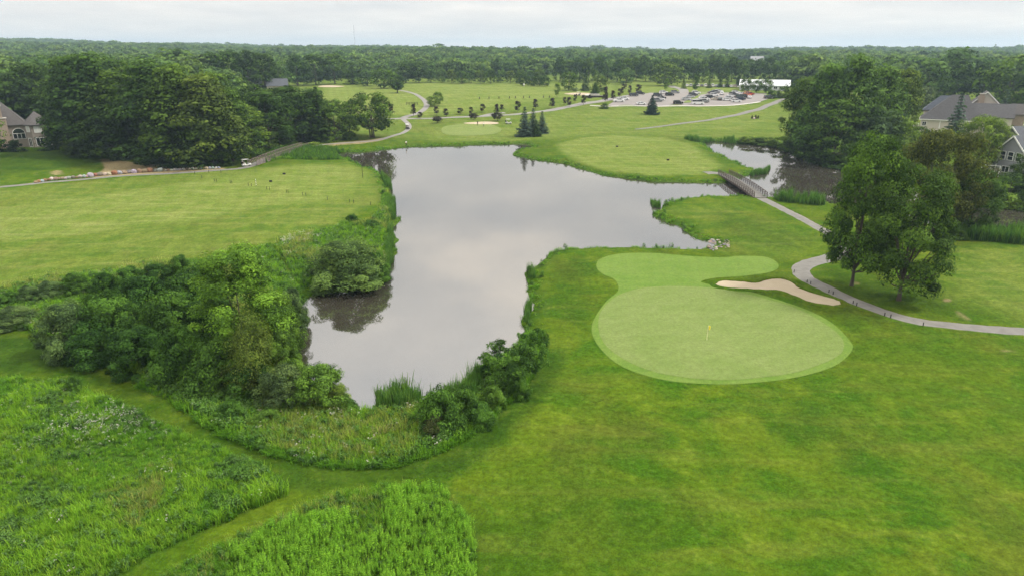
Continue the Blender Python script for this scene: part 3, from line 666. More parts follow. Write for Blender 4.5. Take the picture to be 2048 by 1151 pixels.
# far rows along the fairways, left to right
FAR = [(432,190,104,62,'far_b',DK),(465,188,100,66,'far_b',DK),(500,186,98,70,'far_c',DK),(532,184,104,66,'far_b',DK),(560,180,118,52,'far_a',HZ),(596,172,108,58,'far_c',DK),(632,170,107,60,'far_b',DK),(670,168,106,56,'far_b',MD)]
for px, py, tp, wd, k, c in FAR: T('shade_tree', k, px, py, tp, wd, c, 'tall dark tree in the clump behind the grey rooftops, ' + ('far left','left','inner left','centre left','centre','centre right','right','far right')[FAR.index((px, py, tp, wd, k, c))], group='tall clump behind the rooftops')
for px, py, tp, wd, k, c, lb in [
 (706,169,128,38,'far_conifer',DK,'dark pointed conifer at the right end of the tall clump'),
 (480,176,158,20,'light',YL,'small bright tree just above the left grey rooftop'),(495,176,158,18,'light',LT,'second small bright tree above the left grey rooftop'),
 (518,180,144,36,'far_a',MD,'rounded green tree behind the left grey rooftop'),(538,182,155,34,'light',YL,'bright yellow-green tree between the two grey rooftops'),(575,182,160,24,'far_conifer',DK,'dark conifer right of the grey rooftops'),
 (735,172,138,44,'far_a',HZ,'pale green tree left in the fairway corner group'),(768,177,136,52,'far_a',MD,'round tree in the middle of the fairway corner group'),(790,176,148,40,'far_a',DK,'low dark tree in the fairway corner group'),
 (812,166,124,44,'far_b',DK,'dark tree left of the far corner pair'),(838,166,123,46,'far_b',DK,'dark tree right of the far corner pair'),(862,165,138,26,'far_b',HZ,'slim green tree right of the far corner pair'),
 (795,186,160,34,'pine','DK','spreading low pine alone beside the far cart path'),
 (864,214,192,19,'light',LT,'bushy light green tree right beside the winding path'),(876,212,183,19,'light',LT,'taller light green tree beside the bushy one at the winding path'),
 (1114,196,167,13,'purple',LT,'slender bright sapling alone on the practice fairway'),
 (1137,181,142,34,'far_a',MD,'round tree with thick crown left of the far conifer pair'),(1172,180,148,24,'far_conifer',DK,'dark pyramid conifer behind the terrace'),(1200,184,150,30,'far_a',OL,'olive round tree behind the terrace'),
 (1190,191,164,20,'cedar',MD,'dense green tree standing in the round planter'),(1150,183,176,14,'light',SG,'pale low tree beside the far sand'),
 (1252,170,138,34,'far_a',HZ,'hazy round tree at the far fairway rim'),(1248,181,168,12,'purple',PU,'small dark purple tree beyond the car park entrance'),
 (1330,172,124,62,'far_a',OL,'wide brown-green spreading tree behind the car park'),
 (1332,183,157,11,'purple',LT,'slim light sapling behind the white cars'),(1391,185,152,14,'purple',MD,'slim green sapling on the car park verge'),
 (1367,178,154,13,'far_conifer',DK,'small dark conifer by the upper path'),(1418,176,152,12,'far_conifer',DK,'short dark conifer behind the far row of cars'),
 (1440,175,146,14,'far_conifer',DK,'middle conifer behind the far row of cars'),(1454,175,146,15,'far_conifer',MD,'greener conifer behind the far row of cars'),(1476,175,146,13,'cedar',DK,'dark column conifer left of the white building'),
 (1490,187,157,24,'light',MD,'small round tree in front of the white building left end'),(1513,187,160,20,'light',MD,'small tree in front of the white building centre'),(1532,187,158,26,'light',MD,'spreading tree in front of the white building door'),
 (1303,229,190,34,'spruce_b',(.030,.055,.045),'dark spreading spruce standing before the car park'),
 (1049,273,213,38,'spruce',BL,'tallest spruce at the left of the fairway clump'),(1066,269,216,34,'spruce',BL,'second spruce behind the tallest in the fairway clump'),(1084,267,222,30,'spruce',BL,'right-hand spruce of the fairway clump'),(1072,273,240,26,'spruce',DK,'small front spruce of the fairway clump')]:
    c = DK if c == 'DK' else c
    T('spruce_tree' if 'spruce' in k else 'conifer_tree' if ('conifer' in k or k in ('cedar', 'pine')) else 'shade_tree', k, px, py, tp, wd, c, lb)
ORD = ['first','second','third','fourth','fifth','sixth','seventh','eighth','ninth','tenth','eleventh']
for i in range(11):
    px = 884 + i * 19.5; T('pine_tree', ('far_a','far_b')[i % 2], px, 166 + (i % 3), 137 + (i * 7) % 5, 25, (HZ, OL, MD)[i % 3], ORD[i] + ' from left in the even row of light green trees edging the far fairway', group='even row along the far fairway')
for i, px in enumerate((1046, 1062, 1076, 1090)):
    T('shade_tree', 'far_a', px, 172 + i % 2, 147 + (i * 5) % 6, 22, DK, ORD[i] + ' from left of four low dark trees at the right end of the even row', group='dark knot right of the even row')
for i in range(24):     # the wall of tall trees closing the far fairways
    px = 1120 + i * 19; T('shade_tree', ('far_c','far_b','far_a')[i % 3], px, 162 + (i * 5) % 4, 112 + (i * 7) % 9, 34, (DK, HZ, DK, MD)[i % 4], 'hazy tall tree in the wood behind the car park', group='wood behind the car park')
PURPLE = [(827,233,208,12),(840,237,224,12),(873,230,213,12),(892,234,217,12),(875,246,232,20),(920,229,216,13),(942,231,214,9),(948,240,226,17),(965,225,208,12),(993,228,208,11),(1004,221,209,10),(995,242,224,20),(1035,225,202,13),(1071,219,198,12),(1104,217,196,13),(1129,210,194,8),(1138,214,194,11),(1150,205,189,8),(1167,210,190,11),(1210,207,174,12),(1226,201,181,11),(1239,195,177,10),(1244,188,178,8),(1259,189,171,9),(1277,186,169,13),(782,232,207,16)]
ORD = ['first','second','third','fourth','fifth','sixth','seventh','eighth','ninth','tenth','eleventh','twelfth','thirteenth','fourteenth','fifteenth','sixteenth','seventeenth','eighteenth','nineteenth','twentieth','twenty-first','twenty-second','twenty-third','twenty-fourth']
PURPLE.sort(); cnt = [0, 0]
for i, (px, py, tp, wd) in enumerate(PURPLE):
    cnt[wd >= 17] += 1; o_ = ORD[cnt[wd >= 17] - 1]
    rd = wd >= 17; T('maple_tree', 'purple_b' if rd else 'purple', px, py, tp, wd, (.05,.045,.03) if rd else PU, o_ + ' from left of the low round bronze-leaved trees below the far road' if rd else o_ + ' from left of the small dark purple-leaved trees lining the far road', group='bronze trees below the road' if rd else 'purple trees along the road')
T('low_shrub', 'shrub_f', 1208, 217.5, 206, 20, MD, 'rounded green bush at the car park corner', 'shrub')
T('low_shrub', 'shrub_f', 1542, 197, 179, 22, MD, 'round bush over the dark cars at the car park right end', 'shrub')
T('low_shrub', 'shrub_f', 1566, 196, 172, 30, OL, 'big bush beside the white building right end', 'shrub')
T('low_shrub', 'shrub_f', 1170, 182, 166, 16, SG, 'pale domed bush in front of the pyramid conifer', 'shrub')
T('low_shrub', 'shrub_f', 1180, 196.5, 189, 8, PU, 'dark bush left of the round planter', 'shrub')
# right side
MC = (.074,.135,.028)
for px, py, tp, wd, k, c, lb in [
 (1598,302,150,95,'oak_b',MD,'left-hand tree of the big cluster by the second pond'),
 (1640,314,124,115,'oak_c',MC,'dark green tall tree over the second pond bank'),
 (1690,318,107,120,'oak_c',MC,'highest tree of the big cluster by the second pond'),
 (1745,308,128,110,'oak_c',MC,'tall green tree right of the highest in the cluster'),
 (1785,300,134,85,'oak_b',OL,'yellowish round-headed tree at the right of the cluster'),
 (1665,324,190,120,'oak_d',MD,'leafy tree trailing over the dark water'),
 (1742,322,215,100,'oak_a',(.06,.10,.04),'grey-green willowy tree low in the cluster front'),
 (1606,306,240,90,'oak_d',MD,'low dense tree at the pond bank on the cluster left'),
 (1790,322,230,70,'oak_b',LT,'light green tree right of the willowy tree'),
 (1850,215,118,85,'far_b',HZ,'hazy tall tree behind the grey-roofed house left wing'),(1905,205,118,80,'far_c',DK,'dark tall tree behind the brick chimney'),(1960,205,122,80,'far_c',DK,'dark tall tree behind the brick gable'),(2012,226,112,110,'far_a',MD,'broad green tree at the upper right behind the house'),(2075,230,116,110,'far_a',MD,'broad green tree at the right picture edge beyond the house'),
 (1800,225,140,60,'far_b',HZ,'hazy tree left of the grey-roofed house'),(1842,222,172,36,'light',SG,'pale bush-like tree behind the house lawn'),(1895,205,170,24,'light',MD,'small round tree just behind the house ridge'),
 (1815,222,186,36,'far_a',(.028,.045,.040),'dark blue-green round tree on the house lawn'),
 (2030,226,190,24,'light',LT,'small light tree by the driveway'),(2018,222,206,16,'light',YL,'small yellow-green tree beside the garage roof'),
 (1948,345,230,90,'ash',LT,'dense round bright green tree below the grey-roofed house'),
 (2064,330,238,60,'oak_b',MD,'green tree at the right edge over the grey gable house'),
 (2050,384,300,66,'ash',MD,'bushy green tree at the right edge before the grey gable house'),
 (1880,330,258,60,'light',LT,'small bright tree below the cream wall of the house'),(1835,300,252,40,'oak_a',MD,'small green tree below the house deck'),
 (1800,352,300,60,'oak_a',MD,'green tree on the far channel bank behind the near maples'),(2015,400,345,60,'oak_a',DK,'dark tree on the far channel bank at the right')]:
    T('broad_tree', k, px, py, tp, wd, c, lb)
T('spruce_tree', 'spruce', 1905, 287, 184, 50, BL, 'large blue spruce in front of the grey roof')
T('spruce_tree', 'spruce', 2040, 392, 330, 44, (.018,.032,.018), 'very dark spruce below the grey gable house')
T('maple_tree', 'maple_a', 1703, 572, 264, 140, (.074,.138,.022), 'tall left-hand maple standing inside the path bend', rz=.6)
T('maple_tree', 'maple_c', 1797, 600, 326, 168, (.058,.110,.020), 'big dark maple with leaning trunk nearest the path', rz=2.2)
T('maple_tree', 'maple_b', 1862, 474, 252, 150, (.085,.104,.026), 'reddish-brown topped maple behind the two near maples', rz=4.0)
T('maple_tree', 'ash', 1938, 466, 335, 100, (.058,.110,.022), 'dark green tree right of the reddish maple at the channel')
for px, py, tp, wd, k, c, lb in [
 (2000,270,246,70,'shrub_f',YL,'long yellow-green hedge-like bush above the grey gable house'),(1995,240,222,30,'shrub_f',MD,'dark green bush by the curving driveway'),
 (1965,402,372,60,'shrub_f',MD,'green bush on the far channel bank left of the dark spruce'),(2010,412,385,60,'shrub_f',LT,'light bush at the far channel water edge'),(2060,420,380,60,'shrub_f',MD,'bush at the right edge above the dark water'),(1920,392,366,50,'shrub_f',LT,'light green bush among the channel bank trees'),(1870,382,356,50,'shrub_f',MD,'bush on the far channel bank behind the maples'),(1840,332,312,50,'shrub_f',LT,'low bright bush above the channel'),(1760,352,330,50,'shrub_f',MD,'bush at the foot of the big cluster'),
 (1530,288,274,55,'shrub_f',MD,'low green shrub on the second pond back bank'),(1562,292,272,50,'shrub_f',LT,'bright low shrub near the big cluster on the bank'),(1497,283,272,44,'shrub_f',LT,'small shrub right of the cattail belt'),
 (1880,480,452,50,'shrub_b',DK,'dark shrub at the maple foot by the reeds'),(1915,478,458,40,'shrub_b',MD,'green shrub at the left of the reed bank')]:
    T('bank_shrub', k, px, py, tp, wd, c, lb, 'shrub')
for i, (px, py, wd) in enumerate([(1588,303,50),(1612,314,50),(1640,324,60),(1672,333,60),(1705,340,60),(1738,346,50)]):
    T('bank_shrub', 'shrub_f', px, py, py - 24, wd, (.05,.095,.022), 'leafy skirt bush trailing to the water under the big cluster, ' + ('leftmost','second from left','third from left','third from right','second from right','rightmost')[i], 'shrub', 'skirt bushes under the big cluster')
# thicket on the near left bank
SD = (.038,.086,.018); SM = (.066,.138,.025); SL = (.095,.170,.030); SGR = (.090,.140,.052)
THICK = [
 (34,652,610,78,'shrub_c',SGR,'grey-green willow shrub alone at the far left'),(18,612,582,50,'shrub_c',SM,'small shrub at the left picture edge above the lone willow shrub'),(60,604,570,46,'shrub_c',SGR,'pale shrub in the left row beside the fairway'),
 (104,600,560,56,'shrub_c',SGR,'silvery shrub third in the fairway-side row'),(156,592,544,56,'shrub_c',SM,'dark round shrub fourth in the fairway-side row'),(212,592,542,50,'shrub_a',SD,'dark shrub at the left of the dense thicket top'),
 (262,584,530,66,'shrub_a',SM,'green shrub on the thicket top edge'),(318,578,524,70,'shrub_a',SD,'dark shrub on the thicket top edge'),(366,570,506,50,'shrub_a',SM,'pointed shrub rising from the thicket top'),(405,580,525,70,'shrub_a',SD,'dark shrub left of the tall bank tree crown'),
 (150,705,598,120,'shrub_c',SGR,'big silvery willow shrub at the thicket left corner'),(225,700,580,130,'shrub_c',SM,'large rounded shrub in the thicket centre left'),(300,660,545,120,'shrub_a',SD,'dark shrub deep in the thicket centre'),(370,650,545,110,'shrub_a',SD,'dark shrub in the thicket behind the bank tree'),(345,700,580,110,'shrub_a',SM,'green shrub in the thicket front centre'),
 (192,720,640,115,'shrub_a',SD,'dark low shrub at the thicket front left'),(282,738,648,120,'shrub_a',SD,'dark spreading shrub at the thicket front'),(370,755,655,110,'shrub_b',SM,'leafy shrub below the bank tree left side'),(425,690,580,110,'shrub_a',SD,'shrub filling the gap left of the bank tree'),
 (435,776,675,120,'shrub_b',SM,'arching bright shrub below the willow'),(505,792,712,100,'shrub_a',SD,'dark shrub under the hanging willow'),(560,700,575,90,'shrub_c',SL,'bright shrub at the water side of the bank tree'),(588,655,572,60,'shrub_c',SGR,'pale shrub leaning over the pond edge'),(565,760,650,80,'shrub_c',SL,'light shrub above the pond corner'),
 (570,815,728,100,'shrub_a',SGR,'grey-leaved bush left of the rounded pond bush'),(640,815,722,110,'shrub_a',SL,'rounded bright bush at the pond near corner'),(682,820,765,50,'shrub_c',YL,'small yellow-green bush at the pond tip'),
 (700,566,476,155,'shrub_c',(.095,.160,.046),'large domed willow shrub overhanging the pond middle bank'),(755,560,500,60,'shrub_c',SM,'shrub on the water side of the large domed willow'),
 (705,449,427,26,'shrub_b',SD,'small dark shrub on the upper bank'),(742,455,438,40,'shrub_b',SM,'low spreading shrub beside the small dark one'),
 (700,825,795,40,'shrub_b',SM,'low weed bush at the foot of the pond bush'),(462,842,800,60,'shrub_b',SM,'broad-leaved bush beside the mown track'),(535,850,815,60,'shrub_b',SL,'bright low bush beside the mown track end')]
for px, py, tp, wd, k, c, lb in THICK: T('willow_shrub' if k == 'shrub_c' else 'bank_shrub', k, px, py, tp, wd * 1.1, c, lb, 'shrub', 'thicket on the near left bank' if px < 690 else None)
T('bank_tree', 'bank_tree', 498, 752, 486, 168, (.112,.215,.030), 'tallest yellow-green tree rising from the near thicket')
T('willow_tree', 'willow', 508, 785, 612, 112, (.115,.165,.036), 'hanging olive willow in front of the tallest thicket tree')
for px, py, tp, wd, k, c, lb in [
 (1015,775,680,120,'sumac',SM,'spreading sumac on the near right pond bank'),(1062,748,652,80,'sumac',SM,'tall sumac at the top of the near right bank'),(985,760,700,70,'sumac',SD,'dark sumac leaning to the water'),
 (878,862,770,100,'shrub_b',SM,'leafy bush beside the near cattails'),(925,838,770,80,'shrub_b',SM,'bush between the cattails and the sumacs'),(985,818,768,60,'shrub_b',SL,'bright leafy bush below the sumacs'),(960,850,800,70,'shrub_b',SM,'low bush at the turf edge below the sumacs'),(1040,795,745,50,'shrub_b',SM,'low leafy bush at the foot of the tall sumac'),(870,875,825,60,'shrub_b',(.06,.075,.03),'brownish low bush at the meadow corner'),(1075,690,655,40,'shrub_b',SM,'small bush at the shore end of the sumac row'),(150,782,748,36,'shrub_b',SM,'dark weedy bush alone in the left meadow')]:
    T('sumac_shrub' if k == 'sumac' else 'leafy_shrub', k, px, py, tp, wd, c, lb, 'shrub')
# ------------------------------------------------------------------ masses nobody could count: far woods, meadow, reeds
def proto_obj(name, me):
    return bpy.data.objects.new(name, me)
def scatter(name, pts, pid, scl, rz, protos, label, cat, tilt=0.0, seed=1):
    """one object whose points each carry a plant of a given kind, size and turn"""
    c = bpy.data.collections.new(name + '_kinds')
    for i, p in enumerate(protos): q = proto_obj(f'{name}_kind_{i:02d}', p); c.objects.link(q)
    me = bpy.data.meshes.new(name); me.vertices.add(len(pts)); me.vertices.foreach_set('co', np.asarray(pts, np.float32).ravel())
    rng = np.random.default_rng(seed)
    me.attributes.new('pid', 'INT', 'POINT').data.foreach_set('value', np.asarray(pid, np.int32))
    s = np.asarray(scl, np.float32); s = np.repeat(s[:, None], 3, 1) if s.ndim == 1 else s
    me.attributes.new('scl', 'FLOAT_VECTOR', 'POINT').data.foreach_set('vector', s.astype(np.float32).ravel())
    r = np.stack([rng.normal(0, tilt, len(pts)), rng.normal(0, tilt, len(pts)), rz], 1).astype(np.float32)
    me.attributes.new('rot', 'FLOAT_VECTOR', 'POINT').data.foreach_set('vector', r.ravel())
    me.update(); o = obj(name, me)
    ng = bpy.data.node_groups.new(name + '_nodes', 'GeometryNodeTree')
    ng.interface.new_socket('Geometry', in_out='INPUT', socket_type='NodeSocketGeometry'); ng.interface.new_socket('Geometry', in_out='OUTPUT', socket_type='NodeSocketGeometry')
    gi, go = ng.nodes.new('NodeGroupInput'), ng.nodes.new('NodeGroupOutput')
    ip = ng.nodes.new('GeometryNodeInstanceOnPoints'); ci = ng.nodes.new('GeometryNodeCollectionInfo')
    ci.inputs['Collection'].default_value = c; ci.inputs['Separate Children'].default_value = True; ci.inputs['Reset Children'].default_value = True
    ip.inputs['Pick Instance'].default_value = True
    def na(nm, ty):
        n = ng.nodes.new('GeometryNodeInputNamedAttribute'); n.data_type = ty; n.inputs['Name'].default_value = nm; return n.outputs['Attribute']
    L = ng.links.new
    L(gi.outputs[0], ip.inputs['Points']); L(ci.outputs[0], ip.inputs['Instance']); L(na('pid', 'INT'), ip.inputs['Instance Index'])
    L(na('rot', 'FLOAT_VECTOR'), ip.inputs['Rotation']); L(na('scl', 'FLOAT_VECTOR'), ip.inputs['Scale']); L(ip.outputs[0], go.inputs[0])
    md = o.modifiers.new('scatter', 'NODES'); md.node_group = ng
    return tag(o, label, cat, kind='stuff')
# far woods
rng = np.random.default_rng(5)
FK = []
for i, (kd, rt) in enumerate((('round', 1.1), ('oval', 1.35), ('round', .95), ('wall', 1.3), ('oval', 1.15))):
    V, F, ti, c = crown(60 + i, kd, .06, 40, 22, .060, .16, rt); FK.append(mesh_np('far_tree', V, F, M['forest_leaf'], False, ti))
me_ = PROTO['far_conifer']['crown'].copy(); me_.materials.clear(); me_.materials.append(M['forest_leaf']); FK.append(me_)
pts = []
yy = 205.0
while yy < 3500:
    st = np.interp(yy, [250, 700, 1500, 3500], [10, 12.5, 16, 21]); xs = np.arange(-.98 * yy - 120, .98 * yy + 120, st)
    pts.append(np.stack([xs + rng.uniform(-.45, .45, len(xs)) * st, yy + rng.uniform(-.45, .45, len(xs)) * st], 1)); yy += st * .95
pts = np.vstack(pts)
ppx = 1024 + FPX * pts[:, 0] / (pts[:, 1] * math.cos(PITCH) + 22 * math.sin(PITCH))
lim = np.interp(ppx, [-2000,420,470,480,640,660,900,1100,1110,1250,1340,1350,1560,1600,1640,1660,2100,2300,3000], [255,255,300,490,490,530,540,560,640,640,600,640,640,440,400,400,390,215,205])
pts = pts[(pts[:, 1] > lim) & ~((ppx > 1465) & (ppx < 1545) & (pts[:, 1] > 860) & (pts[:, 1] < 960)) & ~((ppx > 640) & (ppx < 760) & (pts[:, 1] > 2380) & (pts[:, 1] < 2450))]
z = land(pts[:, 0], pts[:, 1]); n = len(pts); ppx_ = 1024 + FPX * pts[:, 0] / (pts[:, 1] * math.cos(PITCH) + 22 * math.sin(PITCH))
clear = .5 + .5 * np.sin(pts[:, 0] * .013 + 2 * np.sin(pts[:, 1] * .006)) * np.sin(pts[:, 1] * .011 + 1)
hh = rng.uniform(13, 20, n) * np.where(rng.uniform(size=n) < .06, 1.14, 1.0) * np.interp(clear, [0, .25, 1], [.72, .95, 1.05]) * np.interp(pts[:, 1], [250, 400, 520, 900, 1400, 3500], [1.0, 1.0, .82, .85, 1.0, 1.05])
ww = hh * rng.uniform(.75, 1.15, n) * np.interp(pts[:, 1], [250, 800, 3500], [1, 1.15, 1.5])
hh = np.where((ppx_ > 1460) & (ppx_ < 1550) & (pts[:, 1] < 960), hh * .42, hh)
pid = rng.choice(6, n, p=[.22, .22, .2, .2, .13, .03]); ww[pid == 5] *= .55; hh[pid == 5] *= 1.12
scatter('far_forest', np.c_[pts, z - .4], pid, np.c_[ww, ww, hh], rng.uniform(0, 6.28, n), FK, 'hazy deciduous forest rolling over the hills to the horizon', 'forest')
# grasses and weeds
def blade_tuft(seed, n, h, spread, wd, lean, tip=None):
    rng = np.random.default_rng(seed); V = []; F = []; T_ = []
    for i in range(n):
        a = rng.uniform(0, 6.28); r = spread * math.sqrt(rng.uniform()); b = np.array([r * math.cos(a), r * math.sin(a), 0]); la = rng.uniform(0, 6.28); l = lean * rng.uniform(.3, 1.2); hgt = h * rng.uniform(.6, 1.15)
        d = np.array([math.cos(la), math.sin(la), 0]); s = np.array([-d[1], d[0], 0]) * wd * rng.uniform(.7, 1.3)
        m = b + d * l * .3 * hgt + np.array([0, 0, hgt * .6]); e = b + d * l * hgt + np.array([0, 0, hgt * (1 - l * .3)])
        k = len(V); V += [b - s, b + s, m + s * .8, m - s * .8, e + s * .25, e - s * .25]; F += [(k, k+1, k+2, k+3), (k+3, k+2, k+4, k+5)]
        t = rng.uniform(.1, .9); T_ += [t * .7] * 2 + [t] * 2 + [min(t + .2, 1)] * 2
    return np.array(V), np.array(F), np.array(T_)
def stalk_tuft(seed, n, h, spread, leaf, per, top=1.0):
    rng = np.random.default_rng(seed); P = []; Nn = []; S = []
    for i in range(n):
        a = rng.uniform(0, 6.28); r = spread * math.sqrt(rng.uniform()); hg = h * rng.uniform(.75, 1.1); bx, by = r * math.cos(a), r * math.sin(a)
        for j in range(per):
            t = (j + rng.uniform(0, 1)) / per; q = j * 2.4 + rng.uniform(-.4, .4); rad = leaf * (1.1 - .55 * t)
            P.append((bx + rad * math.cos(q), by + rad * math.sin(q), hg * (.2 + .8 * t))); Nn.append((math.cos(q) * .7, math.sin(q) * .7, .75)); S.append(leaf * (1.15 - .45 * t) * (top if t > .8 else 1))
    P = np.array(P); V, F = leaf_quads(rng, P, unit(np.array(Nn) + rng.normal(0, .2, (len(P), 3))), 1.0, .42)
    c = np.repeat(P, 4, 0); V = c + (V - c) * np.repeat(np.array(S), 4)[:, None]
    return V, F, np.repeat(np.clip(P[:, 2] / h * .7 + rng.normal(.1, .15, len(P)), 0, 1), 4)
def umbel(seed, n, h, spread):
    rng = np.random.default_rng(seed); V = []; F = []
    for i in range(n):
        a = rng.uniform(0, 6.28); r = spread * math.sqrt(rng.uniform()); c = np.array([r * math.cos(a), r * math.sin(a), h * rng.uniform(.75, 1.05)])
        for j in range(4):
            q = c + np.array([*rng.normal(0, .03, 2), rng.normal(0, .015)]); s = rng.uniform(.012, .024); k = len(V)
            V += [q + np.array(o) * s for o in ((-1, -.4, 0), (.2, -1, .2), (1, .3, 0), (-.2, 1, .2))]; F.append((k, k+1, k+2, k+3))
    return np.array(V), np.array(F), rng.uniform(.3, .9, len(V))
M['grass_tall'] = leaf_mat('tall_grass', [(.10,.225,.020),(.17,.30,.034),(.12,.25,.024),(.21,.32,.046)], .45)
M['grass_dry'] = leaf_mat('seeding_grass', [(.24,.31,.065),(.31,.33,.105),(.21,.30,.055),(.34,.32,.15)], .45)
M['grass_dark'] = leaf_mat('lush_grass', [(.075,.185,.018),(.105,.23,.026),(.09,.205,.03)], .5)
M['weed'] = leaf_mat('goldenrod', [(.11,.245,.022),(.15,.285,.032),(.095,.21,.022)], .4)
M['weed_dark'] = leaf_mat('broad_weed', [(.055,.125,.028),(.075,.150,.032),(.085,.150,.055)], .35)
M['cattail'] = leaf_mat('cattail', [(.050,.120,.030),(.065,.140,.036),(.090,.160,.040)], .4)
M['flower'] = plain('white_flower', (.50,.47,.42), .8, .25, 8)
def K(t, mat): return mesh_np('tuft', t[0], t[1], M[mat], False, t[2])
TUFT = [K(blade_tuft(1, 34, .62, .30, .012, .55), 'grass_tall'), K(blade_tuft(2, 34, .75, .30, .012, .45), 'grass_tall'), K(blade_tuft(3, 26, .85, .26, .010, .35), 'grass_dry'), K(blade_tuft(4, 34, .5, .32, .014, .9), 'grass_dark'),
        K(stalk_tuft(5, 8, .95, .26, .052, 26), 'weed'), K(stalk_tuft(6, 5, .75, .24, .10, 13), 'weed_dark'), K(umbel(7, 5, .62, .32), 'flower'), K(stalk_tuft(8, 8, .62, .28, .05, 18), 'weed'),
        K(blade_tuft(9, 16, 1.9, .30, .030, .18), 'cattail'), K(blade_tuft(10, 26, .34, .30, .012, .7), 'grass_tall')]
def fbm(p, s, seed=0):
    rng = np.random.default_rng(seed + 99); v = 0; a = 1
    for o in range(4):
        for q in range(3):
            th = rng.uniform(0, 6.28); f = s * 2 ** o * rng.uniform(.8, 1.25); v = v + a * np.sin(f * (p[:, 0] * math.cos(th) + p[:, 1] * math.sin(th)) + rng.uniform(0, 6.28))
        a *= .55
    return v / 3.6
def fill(poly, dens, seed, inset=.15):
    rng = np.random.default_rng(seed); lo, hi = poly.min(0), poly.max(0); n = int(dens * np.prod(hi - lo)); p = rng.uniform(lo, hi, (n, 2))
    s = sdist(p, poly); p = p[s < -inset]; q = sdist(p, POND); return p[q > .1]
def meadow(name, polys, dens, chooser, label, cat, seed, size=1.0):
    p = np.vstack([fill(q, dens, seed + i) for i, q in enumerate(polys)]); rng = np.random.default_rng(seed); u = rng.uniform(0, 1, len(p))
    pid, s = chooser(p, u, rng); z = height(p[:, 0], p[:, 1])
    scatter(name, np.c_[p, z - .02], pid, s * size * rng.uniform(.75, 1.25, len(p)), rng.uniform(0, 6.28, len(p)), TUFT, label, cat, tilt=.09, seed=seed)
def ch_left(p, u, rng):
    a = fbm(p, .28, 1); b = fbm(p, .5, 2); q = fbm(p, .42, 41) + rng.normal(0, .16, len(p)); pid = np.where(q > .85, 2, np.where(q > -.05, 0, np.where(q > -.30, 1, 3)))
    pid = np.where((u < .10), 5, pid)
    pid = np.where((b > .38) & (u > .4), 5, pid); pid = np.where((a < -.45) & (u < .5), 3, pid)
    pid = np.where((u > .965) & (b > -.1), 7, pid)
    fl = np.exp(-(((p - FLW[0]) ** 2).sum(1)) / 7.5) + .8 * np.exp(-(((p - FLW[1]) ** 2).sum(1)) / 6) + .6 * np.exp(-(((p - FLW[3]) ** 2).sum(1)) / 9) + .03
    pid = np.where(rng.uniform(size=len(p)) < fl * .22, 6, pid)
    s = 1 + .42 * fbm(p, .33, 4) + .30 * fbm(p, 1.3, 5); return pid, np.clip(s, .35, 1.8)
FLW = GP([(255,842),(205,868),(330,950),(180,850)])
meadow('meadow_grass', [MEADOW_L], 17, ch_left, 'tall tufted meadow with white flower heads at the lower left', 'meadow', 100, .85)
GR1, GR2 = GP([(440,1100),(520,1070),(600,1045),(660,1040),(700,1050),(765,1090),(770,1151),(660,1260),(400,1260),(470,1151)]), GP([(770,1000),(830,985),(880,985),(925,1020),(950,1070),(958,1260),(800,1260),(780,1151),(775,1080)])
def ch_bot(p, u, rng):
    gd = (sdist(p, GR1) < .8 * fbm(p, 1.2, 3)) | (sdist(p, GR2) < .8 * fbm(p, 1.2, 6)); a = fbm(p, .5, 7)
    pid = np.where(u < .45, 3, np.where(u < .7, 0, np.where(u < .85, 2, 5))); pid = np.where(gd, np.where(u < .68, 4, np.where(u < .84, 7, np.where(u < .93, 1, 5))), pid)
    return pid, np.where(gd, 1.0, .85) * np.clip(1 + .30 * a + .28 * fbm(p, 1.6, 31), .35, 1.6)
meadow('meadow_weeds', [MEADOW_B], 19, ch_bot, 'bright green upright weeds massed along the bottom edge', 'meadow', 200, 1.0)
def ch_bank(p, u, rng):
    a = fbm(p, .3, 9); x = p[:, 0]
    pid = np.where(u < .35, 2, np.where(u < .7, 0, np.where(u < .8, 1, 5))); e = sdist(p, MEADOW_P)
    wl = (x < G(480, 880)[0] + 1.5 * a) | (x > G(840, 880)[0] + 1.5 * a); pid = np.where(wl & (u < .62), 5, pid); pid = np.where(wl & (u > .85), 7, pid)
    pid = np.where((e > -.9) & (u < .7), 3, pid); pid = np.where(rng.uniform(size=len(p)) < .025, 6, pid)
    return pid, np.clip(1.15 + .3 * a, .6, 1.7)
meadow('bank_meadow', [MEADOW_P], 14, ch_bank, 'seeding yellow-green grass and weeds between the near pond end and the mown track', 'meadow', 300, 1.1)
def ch_up(p, u, rng):
    a = fbm(p, .3, 12); pid = np.where(u < .4, 0, np.where(u < .6, 7, np.where(u < .75, 3, 5))); pid = np.where((a > .3) & (u < .5), 2, pid)
    fl = np.exp(-(((p - FU) ** 2).sum(1)) / 12) + .03; pid = np.where(rng.uniform(size=len(p)) < fl * .6, 6, pid); return pid, np.clip(1.15 + .4 * a, .5, 1.8)
FU = GP([(580,482)])[0]
meadow('upper_bank_weeds', [MEADOW_U, MEADOW_W], 6, ch_up, 'bright weeds carpeting the left bank above the domed shrub and round the thicket', 'weeds', 400, 1.25)
def ch_wet(p, u, rng): return np.where(u < .5, 8, np.where(u < .8, 3, 0)), np.where(u < .5, .75, 1.3)
meadow('wetland_reeds', [MEADOW_S], 4, ch_wet, 'green reeds in the wet hollow beneath the long footbridge', 'reeds', 500, 1.0)
